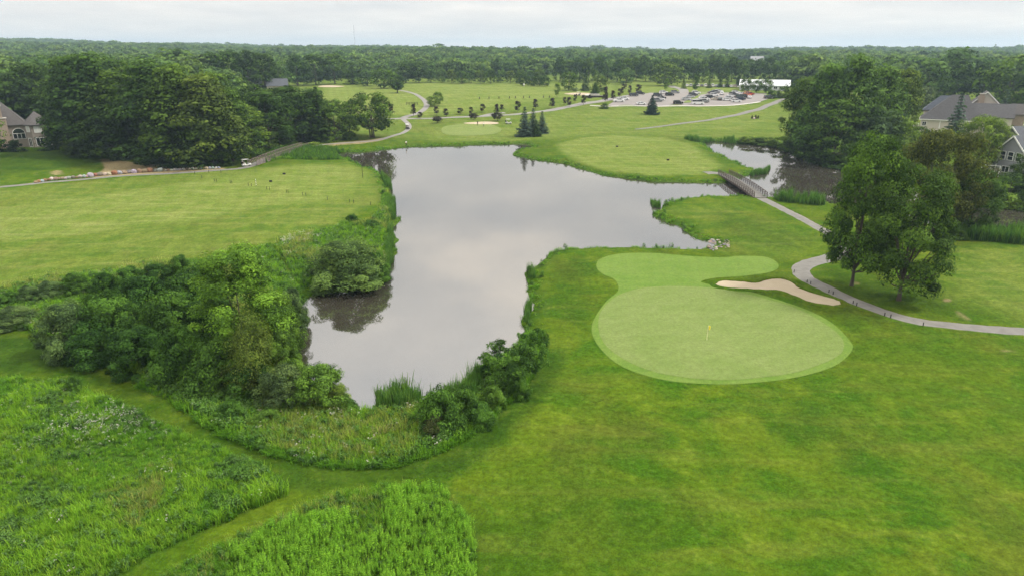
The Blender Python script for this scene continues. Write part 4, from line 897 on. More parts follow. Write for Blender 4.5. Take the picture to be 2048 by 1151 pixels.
def reed_belt(name, polys, dens, label, seed, size=1.0, pid=8, waters=True):
    rng = np.random.default_rng(seed); P = []
    for q in polys:
        q = GP(q); lo, hi = q.min(0), q.max(0); p = rng.uniform(lo, hi, (max(int(dens * np.prod(hi - lo)), 30), 2)); P.append(p[sdist(p, q) < 0])
    p = np.vstack(P); z = np.maximum(height(p[:, 0], p[:, 1]), WZ - .35)
    scatter(name, np.c_[p, z], np.full(len(p), pid), size * rng.uniform(.55, 1.15, len(p)) * np.clip(1 + .35 * fbm(p, 1.1, seed), .5, 1.4), rng.uniform(0, 6.28, len(p)), TUFT, label, 'reeds', tilt=.05, seed=seed)
reed_belt('cattails', [[(748,822),(758,808),(800,800),(838,800),(842,818),(800,824)]], 8, 'tall dark green cattail stand at the near end of the pond', 601, 1.15)
reed_belt('cattails', [[(850,812),(880,800),(930,782),(955,755),(975,750),(950,800),(900,815)]], 9, 'cattails along the near right shore below the sumacs', 602, 1.0)
reed_belt('cattails', [[(1365,278),(1400,277),(1470,284),(1470,290),(1430,285),(1390,284)]], 3, 'belt of cattails behind the second pond', 603, .95)
reed_belt('cattails', [[(1545,397),(1590,399),(1645,403),(1650,412),(1600,409),(1555,403)]], 4, 'green reeds on the bank right of the channel bridge', 604, 1.2)
reed_belt('cattails', [[(1880,462),(1960,466),(2048,472),(2200,488),(2200,502),(2048,490),(1960,482),(1890,478)]], 5, 'pale reed bank along the channel at the right edge', 605, 1.25)
reed_belt('cattails', [[(762,352),(780,366),(784,384),(770,372)],[(778,400),(790,405),(790,440),(779,442)],[(776,450),(786,460),(786,530),(774,540)]], 6, 'clumps of reeds along the left shore of the big pond', 606, 1.0)
reed_belt('cattails', [[(1056,545),(1068,545),(1070,560),(1058,562)],[(1052,610),(1062,612),(1058,650),(1050,648)],[(1300,412),(1318,410),(1320,418),(1304,422)],[(1500,350),(1540,346),(1530,352),(1505,356)]], 8, 'small reed tufts at points of the right shore', 607, .8)
# shore fringe: short grass along every bank
def fringe():
    rng = np.random.default_rng(77); w_ = np.asarray(POND); e = np.roll(w_, -1, 0) - w_; L = np.linalg.norm(e, axis=1); P = []
    for a, d, l in zip(w_, e, L):
        k = int(l * 7); t = rng.uniform(0, 1, (k, 1)); nn = np.array([d[1], -d[0]]) / (l + 1e-9); P.append(a + d * t + nn * (rng.normal(0, 1, (k, 1)) * 1.0))
    p = np.vstack(P); s = sdist(p, w_); p = p[(s > .05) & (s < 2.4)]; u = rng.uniform(0, 1, len(p))
    keep = (fbm(p, .6, 21) > -.75) ; p, u = p[keep], u[keep]
    pid = np.where(u < .7, 9, np.where(u < .9, 3, 5)); s = np.clip(1 + .5 * fbm(p, .45, 22), .4, 1.8)
    scatter('shore_grass', np.c_[p, height(p[:, 0], p[:, 1]) - .02], pid, s, rng.uniform(0, 6.28, len(p)), TUFT, 'uneven grass fringe lining the pond banks', 'grass', tilt=.1, seed=78)
fringe()
# ------------------------------------------------------------------ footbridges
def footbridge(A, B, wid, rise, label, bay, wood, name='footbridge'):
    L = (B.xy - A.xy).length; ang = math.atan2(B.y - A.y, B.x - A.x)
    t = empty(name, (A.x, A.y, A.z), ang, label, 'bridge')
    dz = B.z - A.z
    def zz(u): return .12 + dz * u + rise * 4 * u * (1 - u)
    n = max(int(round(L / bay)), 6); us = [i / n for i in range(n + 1)]
    V = []; F = []
    for i, u in enumerate(us):
        V += [(u * L, -wid / 2, zz(u)), (u * L, wid / 2, zz(u)), (u * L, wid / 2, zz(u) - .09), (u * L, -wid / 2, zz(u) - .09)]
        if i: k = 4 * i; F += [(k-4, k, k+1, k-3), (k-3, k+1, k+2, k-2), (k-2, k+2, k+3, k-1), (k-1, k+3, k, k-4)]
    F += [(0, 1, 2, 3), (4*n+3, 4*n+2, 4*n+1, 4*n)]
    MB().add(V, F).build('deck', M['asphalt'] if name == 'footbridge' else wood, t)
    for s in (-1, 1):
        y = s * (wid / 2 + .06)
        m = MB()
        for i in range(n): m.bar((us[i]*L, y, zz(us[i]) - .28), (us[i+1]*L, y, zz(us[i+1]) - .28), .14, .42)
        m.build('beam', wood, t)
        for nm, h, q in (('handrail', 1.12, .11), ('lower_rail', .22, .07)):
            m = MB()
            for i in range(n): m.bar((us[i]*L, y, zz(us[i]) + h), (us[i+1]*L, y, zz(us[i+1]) + h), q, q * .8)
            m.build(nm, wood, t)
        for i, u in enumerate(us): MB().bar((u*L, y, zz(u) - .3), (u*L, y, zz(u) + 1.10), .12).build('rail_post', wood, t)
        for i in range(n):
            a, b = us[i], us[i+1]; c = (zz(a), zz(b))
            MB().bar((a*L, y, c[0] + .22), (b*L, y, c[1] + 1.06), .06, .09).build('brace', wood, t)
            MB().bar((a*L, y + .03*s, c[0] + 1.06), (b*L, y + .03*s, c[1] + .22), .06, .09).build('brace', wood, t)
    for u in (.14, .38, .62, .86):
        for s in (-1, 1): MB().tube([(u*L, s*wid*.4, zz(u) - .3), (u*L, s*wid*.4, -3.0 - A.z)], [.16, .16], 8).build('pile', M['dark_wood'], t)
        MB().bar((u*L, -wid*.55, zz(u) - .55), (u*L, wid*.55, zz(u) - .55), .22, .22).build('cap_beam', M['dark_wood'], t)
    return t
M['wood_mauve'] = plain('mauve_wood', (.17,.13,.125), .85, .3, 4)
M['wood_dark2'] = plain('stained_wood', (.075,.058,.052), .85, .3, 4)
footbridge(BR_A, BR_B, 2.6, .35, 'cambered timber footbridge with braced railings over the channel', 1.55, M['wood_dark2'])
footbridge(BL_A, BL_B, 2.6, .35, 'long timber footbridge at the wood edge climbing away from the golf cart', 2.0, M['wood_mauve'])
# ------------------------------------------------------------------ houses
def shingle(name, col):
    m, t, b = new_mat(name); f = noise_fac(t, 1.5, 4); wv = N(t, 'ShaderNodeTexBrick'); wv.inputs['Scale'].default_value = 1.6
    co = N(t, 'ShaderNodeTexCoord'); t.links.new(co.outputs['Object'], wv.inputs['Vector'])
    wv.inputs['Color1'].default_value = (*col, 1); wv.inputs['Color2'].default_value = (*[c * .8 for c in col], 1); wv.inputs['Mortar'].default_value = (*[c * .7 for c in col], 1)
    t.links.new(mix_col(t, mapr(t, f, .3, .7, 0, .5), wv.outputs[0], tuple(c * 1.2 for c in col)), b.inputs['Base Color']); b.inputs['Roughness'].default_value = .9; return m
def masonry(name, c1, c2, mortar, scale):
    m, t, b = new_mat(name); wv = N(t, 'ShaderNodeTexBrick'); wv.inputs['Scale'].default_value = scale; wv.inputs['Mortar Size'].default_value = .03
    co = N(t, 'ShaderNodeTexCoord'); mp = N(t, 'ShaderNodeMapping'); mp.inputs['Rotation'].default_value = (R(90), 0, 0)
    t.links.new(co.outputs['Object'], mp.inputs[0]); t.links.new(mp.outputs[0], wv.inputs['Vector'])
    for k, c in (('Color1', c1), ('Color2', c2), ('Mortar', mortar)): wv.inputs[k].default_value = (*c, 1)
    f = noise_fac(t, .9, 4); t.links.new(mix_col(t, mapr(t, f, .3, .7, 0, .4), wv.outputs[0], tuple((a + b_) * .45 for a, b_ in zip(c1, c2))), b.inputs['Base Color']); b.inputs['Roughness'].default_value = .9
    return m
M['roof_brown'] = shingle('brown_shingle', (.082,.076,.075)); M['roof_grey'] = shingle('grey_shingle', (.078,.076,.080)); M['roof_slate'] = shingle('slate_shingle', (.075,.082,.095)); M['roof_bluegrey'] = shingle('bluegrey_shingle', (.07,.08,.10))
M['stone'] = masonry('field_stone', (.25,.21,.175), (.19,.165,.145), (.28,.265,.245), 2.2)
M['brick'] = masonry('tan_brick', (.31,.235,.175), (.24,.18,.135), (.34,.31,.28), 3.2)
M['cream'] = plain('cream_siding', (.46,.42,.36), .8, .06, 1); M['grey_siding'] = plain('grey_siding', (.25,.255,.27), .8, .08, 1)
M['white_sheet'] = plain('white_metal_sheet', (.50,.52,.54), .6, .06, .5); M['curtain'] = plain('curtained_pane', (.50,.52,.50), .3, .1, 3)
def hip(parent, x0, x1, y0, y1, ez, rz, rx0, rx1, ry, mat, over=.5, gable=False, thick=.18):
    a, b, c, d = x0 - over, x1 + over, y0 - over, y1 + over
    if gable: rx0, rx1 = a, b
    V = [(a, c, ez), (b, c, ez), (b, d, ez), (a, d, ez), (rx0, ry, rz), (rx1, ry, rz)]
    W = [(x, y, z - thick) for x, y, z in V]
    F = [(0, 1, 5, 4), (2, 3, 4, 5), (1, 2, 5), (3, 0, 4)]
    if gable: F = F[:2] + [(1, 2, 8+0 if False else 5), (3, 0, 4)]
    m = MB().add(V[:4] + V[4:] + W[:4], F + [(9, 8, 7, 6), (0, 6, 7, 1), (1, 7, 8, 2), (2, 8, 9, 3), (3, 9, 6, 0)])
    return m.build('roof', mat, parent)
def house_window(parent, c, w_, z0, z1, nx_=2, nz_=1, rz=0, frame=None, pane=None, arch=False):
    """window set in a wall whose outer face passes through c, facing local -Y turned by rz"""
    f = MB(); q = .11
    f.box(-w_/2 - q, w_/2 + q, -.07, .05, z0 - q, z0).box(-w_/2 - q, -w_/2, -.07, .05, z0, z1).box(w_/2, w_/2 + q, -.07, .05, z0, z1)
    f.box(-w_/2 - q, w_/2 + q, -.07, .05, z1, z1 + q)
    for i in range(1, nx_): x = -w_/2 + w_ * i / nx_; f.box(x - .05, x + .05, -.06, .05, z0, z1)
    for i in range(1, nz_): z = z0 + (z1 - z0) * i / nz_; f.box(-w_/2, w_/2, -.058, .05, z - .05, z + .05)
    if arch:
        r1, r0 = w_/2 + q, w_/2 - .02; n = 14; V = []; F = []
        for i in range(n + 1):
            a = math.pi * i / n
            for r in (r1, r0): V += [(r * math.cos(a), -.07, z1 + q + r * math.sin(a) * .95), (r * math.cos(a), .05, z1 + q + r * math.sin(a) * .95)]
            if i: k = 4 * i; F += [(k-4, k, k+2, k-2), (k-4, k-3, k+1, k), (k-2, k+2, k+3, k-1)]
        f.add(V, F)
    o = f.build('window', frame or M['white_trim'], parent); o.location = (c[0], c[1], 0); o.rotation_euler = (0, 0, rz)
    p = MB().box(-w_/2, w_/2, -.03, .04, z0, z1)
    if arch:
        n = 14; P = [(w_/2 * math.cos(math.pi*i/n), z1 + q + w_/2 * .93 * math.sin(math.pi*i/n)) for i in range(n + 1)]
        p.add([(x, -.03, z) for x, z in P] + [(x, .04, z) for x, z in P], [tuple(range(n, -1, -1))] + [(i, i+1, n+2+i, n+1+i) for i in range(n)])
    p.build('pane', pane or M['glass'], o)
    return o
def facing(p): return math.atan2(-p[0], p[1])       # turn whose local -Y looks at the camera's side
# stone house at the left edge
p = G(58, 294); h = empty('stone_house', p, facing(p), 'brown-roofed stone house with arched window and chimney at the left edge', 'house')
MB().box(-17, 0, 0, 12, -1, 7.0).build('wall', M['stone'], h)
bay = [(0, .5), (0, -.6), (1.6, -2.3), (5.3, -2.3), (7.3, -.2), (7.3, 7), (0, 7)]
MB().prism(bay, -1, 6.98).build('bay_wall', M['stone'], h)
hip(h, -17, .5, 0, 12, 7.2, 14.9, -11, -5.6, 6, M['roof_brown'])
ap = (3.4, 3.0, 11.0); ring = [(-.3, .5), (-.3, -.9), (1.4, -2.85), (5.5, -2.85), (7.9, -.4), (7.9, 7.5), (-.3, 7.5)]
MB().add([(x, y, 7.1) for x, y in ring] + [ap] + [(x, y, 6.92) for x, y in ring], [(i, (i + 1) % 7, 7) for i in range(7)] + [(8 + i, 8 + (i + 1) % 7, (i + 1) % 7, i) for i in range(7)] + [tuple(range(14, 7, -1))]).build('bay_roof', M['roof_brown'], h)
ch = MB().box(-8.4, -4.4, -1.0, .6, -1, 9.4).box(-8.0, -5.2, -.9, .6, 9.4, 13.2).build('chimney', M['brick'], h)
MB().box(-8.6, -4.2, -1.15, .7, 9.35, 9.65).box(-8.2, -5.0, -1.1, .8, 13.2, 13.5).build('cap', M['kerb'], ch)
house_window(h, (-1.85, -.03), 3.2, 2.8, 4.4, 3, 1, arch=True)
house_window(h, (3.4, -2.33), 1.9, 4.7, 6.6, 2, 1, pane=M['curtain']); house_window(h, (6.3, -1.28), 1.7, 4.7, 6.6, 2, 1, rz=math.atan2(2.1, 2.0), pane=M['curtain'])
house_window(h, (.78, -1.47), 1.1, 4.9, 6.6, 1, 1, rz=-math.atan2(1.7, 1.6), pane=M['curtain'])
house_window(h, (3.4, -2.33), 2.0, .5, 2.9, 2, 1); house_window(h, (6.3, -1.28), 1.7, .5, 3.0, 2, 1, rz=math.atan2(2.1, 2.0)); house_window(h, (.78, -1.47), 1.0, .2, 2.8, 2, 1, rz=-math.atan2(1.7, 1.6))
for i, (px, wd, tp, py) in enumerate([(-14, 34, 279, 303), (10, 34, 278, 303), (34, 34, 279, 303)]):
    T('clipped_hedge', 'shrub_f', px, py, tp, wd, (.022,.045,.016), 'clipped dark hedge before the stone house, %s length' % ('left', 'middle', 'right')[i], 'hedge', 'clipped hedge')
# grey-roofed house up on the right
p = G(1858, 268); h = empty('grey_roof_house', p, facing(p), 'cream house with broad grey roof, tan chimney and white deck', 'house')
MB().box(-3.5, 14, 0, 14, -2, 5.3).build('wall', M['cream'], h); hip(h, -3.5, 14, 0, 14, 5.4, 13.9, 5, 10.2, 7, M['roof_grey'])
MB().box(-3.2, 1.0, 9, 18, -2, 7.9).build('wall', M['cream'], h); hip(h, -3.2, 6, 9, 18, 8.0, 13.2, 1.5, 6, 13.5, M['roof_bluegrey'])
MB().box(12.2, 24.6, 2.2, 12, -2, 6.6).build('wall', M['cream'], h); hip(h, 12.2, 24.6, 2.2, 12, 6.7, 11.2, 0, 0, 7, M['roof_grey'], gable=True)
m = MB().add([(12, 11, -2), (20, 11, -2), (20, 11, 11), (16, 11, 14.8), (12, 11, 11), (12, 22, -2), (20, 22, -2), (20, 22, 11), (16, 22, 14.8), (12, 22, 11)], [(0,1,2,3,4), (9,8,7,6,5), (1,6,7,2), (5,0,4,9)]).build('gable_wall', M['cream'], h)
MB().add([(11.5, 10.5, 10.75), (16, 10.5, 15.1), (20.5, 10.5, 10.75), (11.5, 22.5, 10.75), (16, 22.5, 15.1), (20.5, 22.5, 10.75), (11.5, 10.5, 10.5), (16, 10.5, 14.85), (20.5, 10.5, 10.5), (11.5, 22.5, 10.5), (16, 22.5, 14.85), (20.5, 22.5, 10.5)], [(0,1,4,3), (1,2,5,4), (6,7,1,0), (7,8,2,1), (9,3,4,10), (10,4,5,11), (6,9,10,7), (7,10,11,8)]).build('roof', M['roof_brown'], h)
MB().bar((11.5, 10.45, 10.63), (16, 10.45, 14.98), .1, .3).bar((16, 10.45, 14.98), (20.5, 10.45, 10.63), .1, .3).build('rake_board', M['white_trim'], h)
ch = MB().box(13.4, 15.4, 9.6, 10.4, 0, 13.4).box(13.6, 15.2, 9.7, 10.4, 13.4, 14.2).build('chimney', M['brick'], h); MB().box(13.45, 15.35, 9.55, 10.44, 14.2, 14.45).build('cap', M['kerb'], ch)
MB().box(24.6, 28.6, 9, 18, -2, 7.4).build('wall', M['brick'], h); hip(h, 24.6, 28.6, 9, 18, 7.5, 11.0, 0, 0, 13.5, M['roof_brown'], gable=True)
MB().box(-4.05, 14.6, -.60, -.52, 5.05, 5.32).box(-4.08, -4.0, -.5, 14.5, 5.05, 5.32).build('fascia', M['white_trim'], h)
MB().box(2.65, 2.95, -.06, -.01, -2, 5.1).build('corner_board', M['white_trim'], h)
for x in (-.2, .9, 2.0): house_window(h, (x, -.03), .8, .3, 1.5, 1, 1)
for x in (-2.2,): house_window(h, (x, -.03), 1.2, 3.0, 4.3, 2, 1)
sq = Matrix.Rotation(facing(p), 4, 'Z') @ Vector((22.2, 14.5, 0)) + Vector(p); plant('spruce_tree', 'spruce', (sq.x, sq.y, Hf(sq.x, sq.y)), top_height((sq.x, sq.y, Hf(sq.x, sq.y)), 178), 6.5, BL, 'smaller blue spruce beside the brick chimney')
dk = empty('wooden_deck', (p[0], p[1], p[2]), facing(p), 'white-railed raised deck at the left end of the grey-roofed house', 'deck')
MB().box(-9.6, -3.62, -1.5, 3.5, 2.55, 2.8).build('floor', M['wood'], dk)
for x in (-9.4, -7.4, -5.4, -3.9): MB().box(x - .1, x + .1, -1.45, -1.25, -3, 3.75).build('post', M['white_trim'], dk)
MB().box(-9.6, -3.7, -1.5, -1.38, 3.75, 3.87).build('handrail', M['white_trim'], dk); MB().box(-9.6, -3.7, -1.42, -1.38, 2.95, 3.05).build('lower_rail', M['white_trim'], dk)
for i in range(22): MB().box(-9.3 + i * .26, -9.24 + i * .26, -1.42, -1.38, 3.05, 3.75).build('baluster', M['white_trim'], dk)
# grey gable house at the right edge
p = G(2012, 352); h = empty('grey_gable_house', p, R(-74), 'grey-sided gable house with white trim at the right edge', 'house')
def gable_block(h, x0, x1, y0, y1, ez, rz, wall, roof, trim=True, zb=-2):
    xm = (x0 + x1) / 2
    MB().add([(x0, y0, zb), (x1, y0, zb), (x1, y0, ez), (xm, y0, rz), (x0, y0, ez), (x0, y1, zb), (x1, y1, zb), (x1, y1, ez), (xm, y1, rz), (x0, y1, ez)], [(0,1,2,3,4), (9,8,7,6,5), (1,6,7,2), (5,0,4,9)]).build('wall', wall, h)
    s = (rz - ez) / (xm - x0); o = .5; a, b, c = (x0 - o, ez - s * o + .02), (xm, rz + .02), (x1 + o, ez - s * o + .02); ya, yb = y0 - .45, y1 + .3
    MB().add([(a[0], ya, a[1] + .22), (b[0], ya, b[1] + .22), (c[0], ya, c[1] + .22), (a[0], yb, a[1] + .22), (b[0], yb, b[1] + .22), (c[0], yb, c[1] + .22), (a[0], ya, a[1]), (b[0], ya, b[1]), (c[0], ya, c[1]), (a[0], yb, a[1]), (b[0], yb, b[1]), (c[0], yb, c[1])],
             [(0,1,4,3), (1,2,5,4), (6,7,1,0), (7,8,2,1), (9,3,4,10), (10,4,5,11), (7,6,9,10), (8,7,10,11), (6,0,3,9), (2,8,11,5)]).build('roof', roof, h)
    if trim: MB().bar((a[0], ya - .05, a[1] + .08), (b[0], ya - .05, b[1] + .08), .08, .34).bar((b[0], ya - .05, b[1] + .08), (c[0], ya - .05, c[1] + .08), .08, .34).build('rake_board', M['white_trim'], h)
gable_block(h, -3.4, 3.4, 0, 14, 6.4, 9.8, M['grey_siding'], M['roof_slate'])
gable_block(h, -9, 1.5, 3.5, 16, 6.8, 11.6, M['grey_siding'], M['roof_slate'])
for x in (-2.1, 0, 2.1): house_window(h, (x, -.03), 1.3, 4.0, 5.9, 1, 2)
house_window(h, (-.6, -.03), 1.8, .9, 2.3, 2, 1)
MB().box(-3.46, -3.2, -.06, -.01, -2, 6.2).box(3.2, 3.46, -.06, -.01, -2, 6.2).build('corner_board', M['white_trim'], h)
q = G(1978, 352); dk = empty('garden_deck', q, facing(q), 'small railed deck with white post beside the grey gable house', 'deck')
MB().box(-2, 2, -1, 1.6, 1.6, 1.8).build('floor', M['wood'], dk)
for x in (-1.9, 0, 1.9): MB().box(x - .09, x + .09, -.95, -.78, -1, 2.7).build('post', M['white_trim'], dk)
MB().box(-2, 2, -1.0, -.9, 2.7, 2.8).build('handrail', M['white_trim'], dk)
# long white building behind the car park, houses far off
def long_shed(px, py, L, D, ez, rz, wall, roof, label, rot=None, name='white_building', n=8):
    p = G(px, py); h = empty(name, p, facing(p) if rot is None else rot, label, 'building')
    MB().box(-L/2, L/2, 0, D, -2, ez).build('wall', wall, h); hip(h, -L/2, L/2, 0, D, ez + .02, rz, 0, 0, D/2, roof, over=.4, gable=True, thick=.12)
    w_ = L / n
    for i in range(n): house_window(h, (-L/2 + w_ * (i + .5), -.03), w_ * .6, ez * .35, ez * .8, 2, 1)
    return h
long_shed(1528, 181, 27, 14, 2.6, 5.6, M['white_sheet'], M['white_sheet'], 'long low white-roofed building behind the car park trees', n=9)
long_shed(496, 184, 15, 12, 4.0, 8.2, M['cream'], M['roof_slate'], 'left of two grey-roofed houses behind the wood', name='wood_house', n=4)
long_shed(556, 186, 11, 11, 3.6, 7.4, M['cream'], M['roof_slate'], 'right of two grey-roofed houses behind the wood', name='wood_house', n=3)
def far_house(x, y, L, D, ez, rz, label):
    zz_ = float(land(np.array([x]), np.array([y]))[0]); h = empty('hillside_house', (x, y, zz_ - .5), facing((x, y)), label, 'house')
    MB().box(-L/2, L/2, 0, D, -11, ez).build('wall', M['cream'], h); hip(h, -L/2, L/2, 0, D, ez + .02, rz, 0, 0, D/2, M['grey_siding'], gable=True, thick=.3)
    for i in range(4): house_window(h, (-L/2 + L / 4 * (i + .5), -.05), L / 8, ez * .3, ez * .8, 1, 1)
far_house(308, 905, 15, 10, 5, 9.5, 'large pale house up on the far hillside')
far_house(318, 880, 9, 8, 3.5, 6.5, 'small pale house lower right of the large hillside house')
# lattice mast on the skyline
yT = 2415.; xT = yT * (728 - 1024) / FPX; zT = float(land(np.array([xT]), np.array([yT]))[0])
mt = empty('radio_mast', (xT, yT, zT), 0, 'thin lattice radio mast on the wooded skyline', 'mast')
Hm = 108 - zT
for k in range(3):
    a = k * 2.094; MB().tube([(1.6 * math.cos(a), 1.6 * math.sin(a), 0), (.5 * math.cos(a), .5 * math.sin(a), Hm)], [.22, .16], 6).build('leg', M['rim'], mt)
br = MB()
for i in range(16):
    z0, z1 = Hm * i / 16, Hm * (i + 1) / 16; r0, r1 = 1.6 - 1.1 * i / 16, 1.6 - 1.1 * (i + 1) / 16
    for k in range(3): a, b = k * 2.094, (k + 1) * 2.094; br.bar((r0*math.cos(a), r0*math.sin(a), z0), (r1*math.cos(b), r1*math.sin(b), z1), .14)
br.build('lattice', M['rim'], mt)
# ------------------------------------------------------------------ vehicles
def wheel(parent, x, y, r, w_):
    n = 14; m = MB(); s = 1 if y > 0 else -1
    m.tube([(x, y - w_/2, r), (x, y + w_/2, r)], [r, r], n); o = m.build('wheel', M['tyre'], parent)
    MB().tube([(x, y + s * (w_/2 - .01), r), (x, y + s * (w_/2 + .02), r)], [r * .62, r * .58], 12).build('rim', M['rim'], o)
def car_proto(kind):
    t = empty('parked_car')
    if kind == 'sedan': L, W, H, bel, hood, prof = 4.7, 1.80, 1.45, .88, .78, [(-1.95, .92), (-1.15, 1.40), (.35, 1.45), (1.15, .90)]
    elif kind == 'suv': L, W, H, bel, hood, prof = 4.75, 1.88, 1.75, 1.05, .98, [(-2.25, 1.05), (-1.95, 1.68), (.45, 1.75), (1.2, 1.05)]
    elif kind == 'pickup': L, W, H, bel, hood, prof = 5.5, 1.95, 1.85, 1.10, 1.05, [(-.55, 1.10), (-.40, 1.80), (.75, 1.85), (1.45, 1.10)]
    else: L, W, H, bel, hood, prof = 5.9, 2.0, 2.5, 1.25, 1.15, [(-2.9, 1.25), (-2.85, 2.42), (1.45, 2.5), (2.25, 1.25)]
    hl, hw = L / 2, W / 2
    side = [(-hl, .35), (-hl + .05, bel - .06), (-hl + .25, bel), (prof[-1][0], bel), (hl - .35, hood), (hl - .04, hood - .18), (hl, .35), (hl - .2, .22), (-hl + .2, .22)]
    n = len(side); V = []
    for y, k, dx in ((-hw, .0, .0), (-hw + .12, .04, 0), (hw - .12, .04, 0), (hw, 0, 0)):
        V += [(x * (1 if k else .985), y, z + (k if z > .6 else 0)) for x, z in side]
    F = [(r*n+i, (r+1)*n+i, (r+1)*n+(i+1) % n, r*n+(i+1) % n) for r in range(3) for i in range(n)] + [tuple(range(n)), tuple(range(4*n-1, 3*n-1, -1))]
    b = MB().add(V, F)
    # roof skin and pillars belong to the body, glass fills between
    (x0, z0), (x1, z1), (x2, z2), (x3, z3) = prof; wr = hw - .22; wb = hw - .06
    b.add([(x1, -wr, z1), (x2, -wr, z2), (x2, wr, z2), (x1, wr, z1), (x1 - .04, -wr, z1 - .09), (x2 + .05, -wr, z2 - .09), (x2 + .05, wr, z2 - .09), (x1 - .04, wr, z1 - .09)], [(0,1,2,3), (0,4,5,1), (1,5,6,2), (2,6,7,3), (3,7,4,0)])
    for s in (-1, 1):
        for (xa, za), (xb, zb) in (((x0, z0), (x1, z1)), ((x3, z3), (x2, z2)), (((x0 + x3) / 2 - .2, z0), ((x1 + x2) / 2 - .2, (z1 + z2) / 2))): b.bar((xa, s * wb, za), (xb, s * wr, zb - .03), .10, .07)
    if kind == 'pickup': b.box(-hl + .1, -.6, -hw + .15, hw - .15, bel - .4, bel - .05)
    if kind == 'van': b.box(x1, x2 - 1.0, -wr - .02, -wr + .05, bel + .05, z1 - .05).box(x1, x2 - 1.0, wr - .05, wr + .02, bel + .05, z1 - .05)
    bo = b.build('body', M['paint'], t)
    e = .012
    MB().add([(x0 + .05, -wb + e, z0), (x3 - .05, -wb + e, z3), (x2, -wr + e, z2 - .06), (x1, -wr + e, z1 - .06), (x0 + .05, wb - e, z0), (x3 - .05, wb - e, z3), (x2, wr - e, z2 - .06), (x1, wr - e, z1 - .06)], [(0,1,2,3), (7,6,5,4), (1,5,6,2), (4,0,3,7), (3,2,6,7)]).build('windows', M['glass'], t)
    wx = L * .30; r = .33 if kind == 'sedan' else .38
    for x in (-wx, wx):
        for y in (-hw + .10, hw - .10): wheel(t, x, y, r, .24)
    for s in (-1, 1):
        MB().box(hl - .12, hl + .015, s * (hw - .32) - .17, s * (hw - .32) + .17, hood - .34, hood - .18).build('headlight', M['lamp'], t)
        MB().box(-hl - .015, -hl + .1, s * (hw - .26) - .13, s * (hw - .26) + .13, bel - .34, bel - .10).build('taillight', M['tail'], t)
    return t
CARP = {k: car_proto(k) for k in ('sedan', 'suv', 'pickup', 'van')}
used = set()
COLS = {'white': (.72,.73,.74), 'black': (.014,.015,.018), 'dark grey': (.05,.053,.06), 'silver': (.42,.44,.46), 'grey': (.20,.21,.22), 'navy': (.02,.028,.055), 'orange': (.55,.13,.02), 'red': (.35,.03,.02), 'yellow': (.60,.42,.06), 'beige': (.42,.38,.30), 'dark green': (.02,.04,.03)}
def car(px, py, kind, colr, label, rot=0, off=.11, group='cars in the car park'):
    p = G(px, py); r = CARP[kind]
    if kind in used: r = copy_tree(r)
    used.add(kind); r.location = (p[0], p[1], p[2] + off); r.rotation_euler = (0, 0, R(rot)); tag(r, label, 'van' if kind == 'van' else 'car', group)
    r.name = {'van': 'delivery_van', 'pickup': 'pickup_truck'}.get(kind, 'parked_car'); set_color(r, COLS[colr]); return r
CARS = [(1237,204.5,'pickup','white','white pickup truck nearest the car park left corner',8),(1248,200.5,'suv','white','white car just behind the white pickup truck',8),(1267,193,'suv','dark grey','dark car second from the back at the left edge row',6),(1280,189.5,'suv','black','black car at the back of the left edge row',6),
 (1282,210,'sedan','white','white saloon alone near the kerb left of the spreading spruce',4),(1327,188,'suv','white','white car at the top of the first middle row',-6),(1315,193,'suv','dark grey','dark car above the spreading spruce tip',-8),(1339,192,'suv','black','black car in front of the white one at the first middle row top',-6),(1350,187.5,'suv','grey','grey car at the top right of the first middle row',-6),(1323,198,'sedan','black','black saloon right of the spruce tip',-8),(1320,201,'sedan','white','white car half hidden behind the spreading spruce',-8),(1315,204,'suv','grey','grey car mostly hidden by the spreading spruce',-8),
 (1356,208.5,'suv','black','black car nearest the kerb left of the median',-4),(1372,201,'sedan','silver','silver saloon first in the row left of the median',-6),(1380,196,'sedan','silver','silver saloon second in the row left of the median',-6),(1386,192,'suv','dark grey','dark car third in the row left of the median',-6),(1392,188.5,'suv','white','white car last in the row left of the median',-6),
 (1395,209.5,'van','white','large white van at the near end of the median',3),(1408,205.5,'suv','grey','grey car tucked behind the white van',4),(1410,201.5,'suv','white','white car second behind the white van',4),(1406,198.5,'sedan','white','white saloon against the median middle',4),(1420,197,'suv','black','black car in the row right of the median',5),(1428,193,'suv','white','white car ahead of the black one right of the median',5),(1424,188,'sedan','dark grey','dark saloon near the top right of the median',5),(1431,187,'suv','grey','grey car at the top of the row right of the median',5),(1437,185.8,'suv','white','white car at the very top of the row right of the median',5),
 (1444,190,'sedan','white','small white car alone in the upper aisle',70),(1431,201,'sedan','beige','pale beige car alone in the aisle',10),(1440,201.4,'sedan','dark green','small dark car beside the beige one',60),
 (1453,202,'sedan','white','white saloon at the left front of the right block',-5),(1458,198,'sedan','silver','silver saloon second row of the right block',-5),(1463,194.5,'sedan','white','white saloon third row of the right block',-5),(1467,191.5,'suv','dark grey','dark car fourth row of the right block',-5),(1472,188,'suv','white','white car at the back of the right block',-5),
 (1472,205,'suv','white','white car foremost in the right block',-4),(1481,200.5,'suv','navy','navy car behind the foremost white one',-4),(1480,196,'suv','dark green','dark green car in the middle of the right block',-4),(1489,196,'suv','black','black car right of the dark green one',-4),(1486,190.5,'sedan','white','white car behind the black one in the right block',-4),
 (1493,194,'suv','orange','orange car at the right of the block',20),(1499,191,'suv','red','orange-red car behind the orange one',20),(1498,197,'sedan','white','small white car with nose out right of the orange car',80),(1494,187.5,'sedan','yellow','yellow car at the back right of the block',15),
 (1537,198,'suv','dark grey','dark grey car under the round bush at the right end',6),(1547,196,'suv','grey','grey car beyond the round bush at the right end',6)]
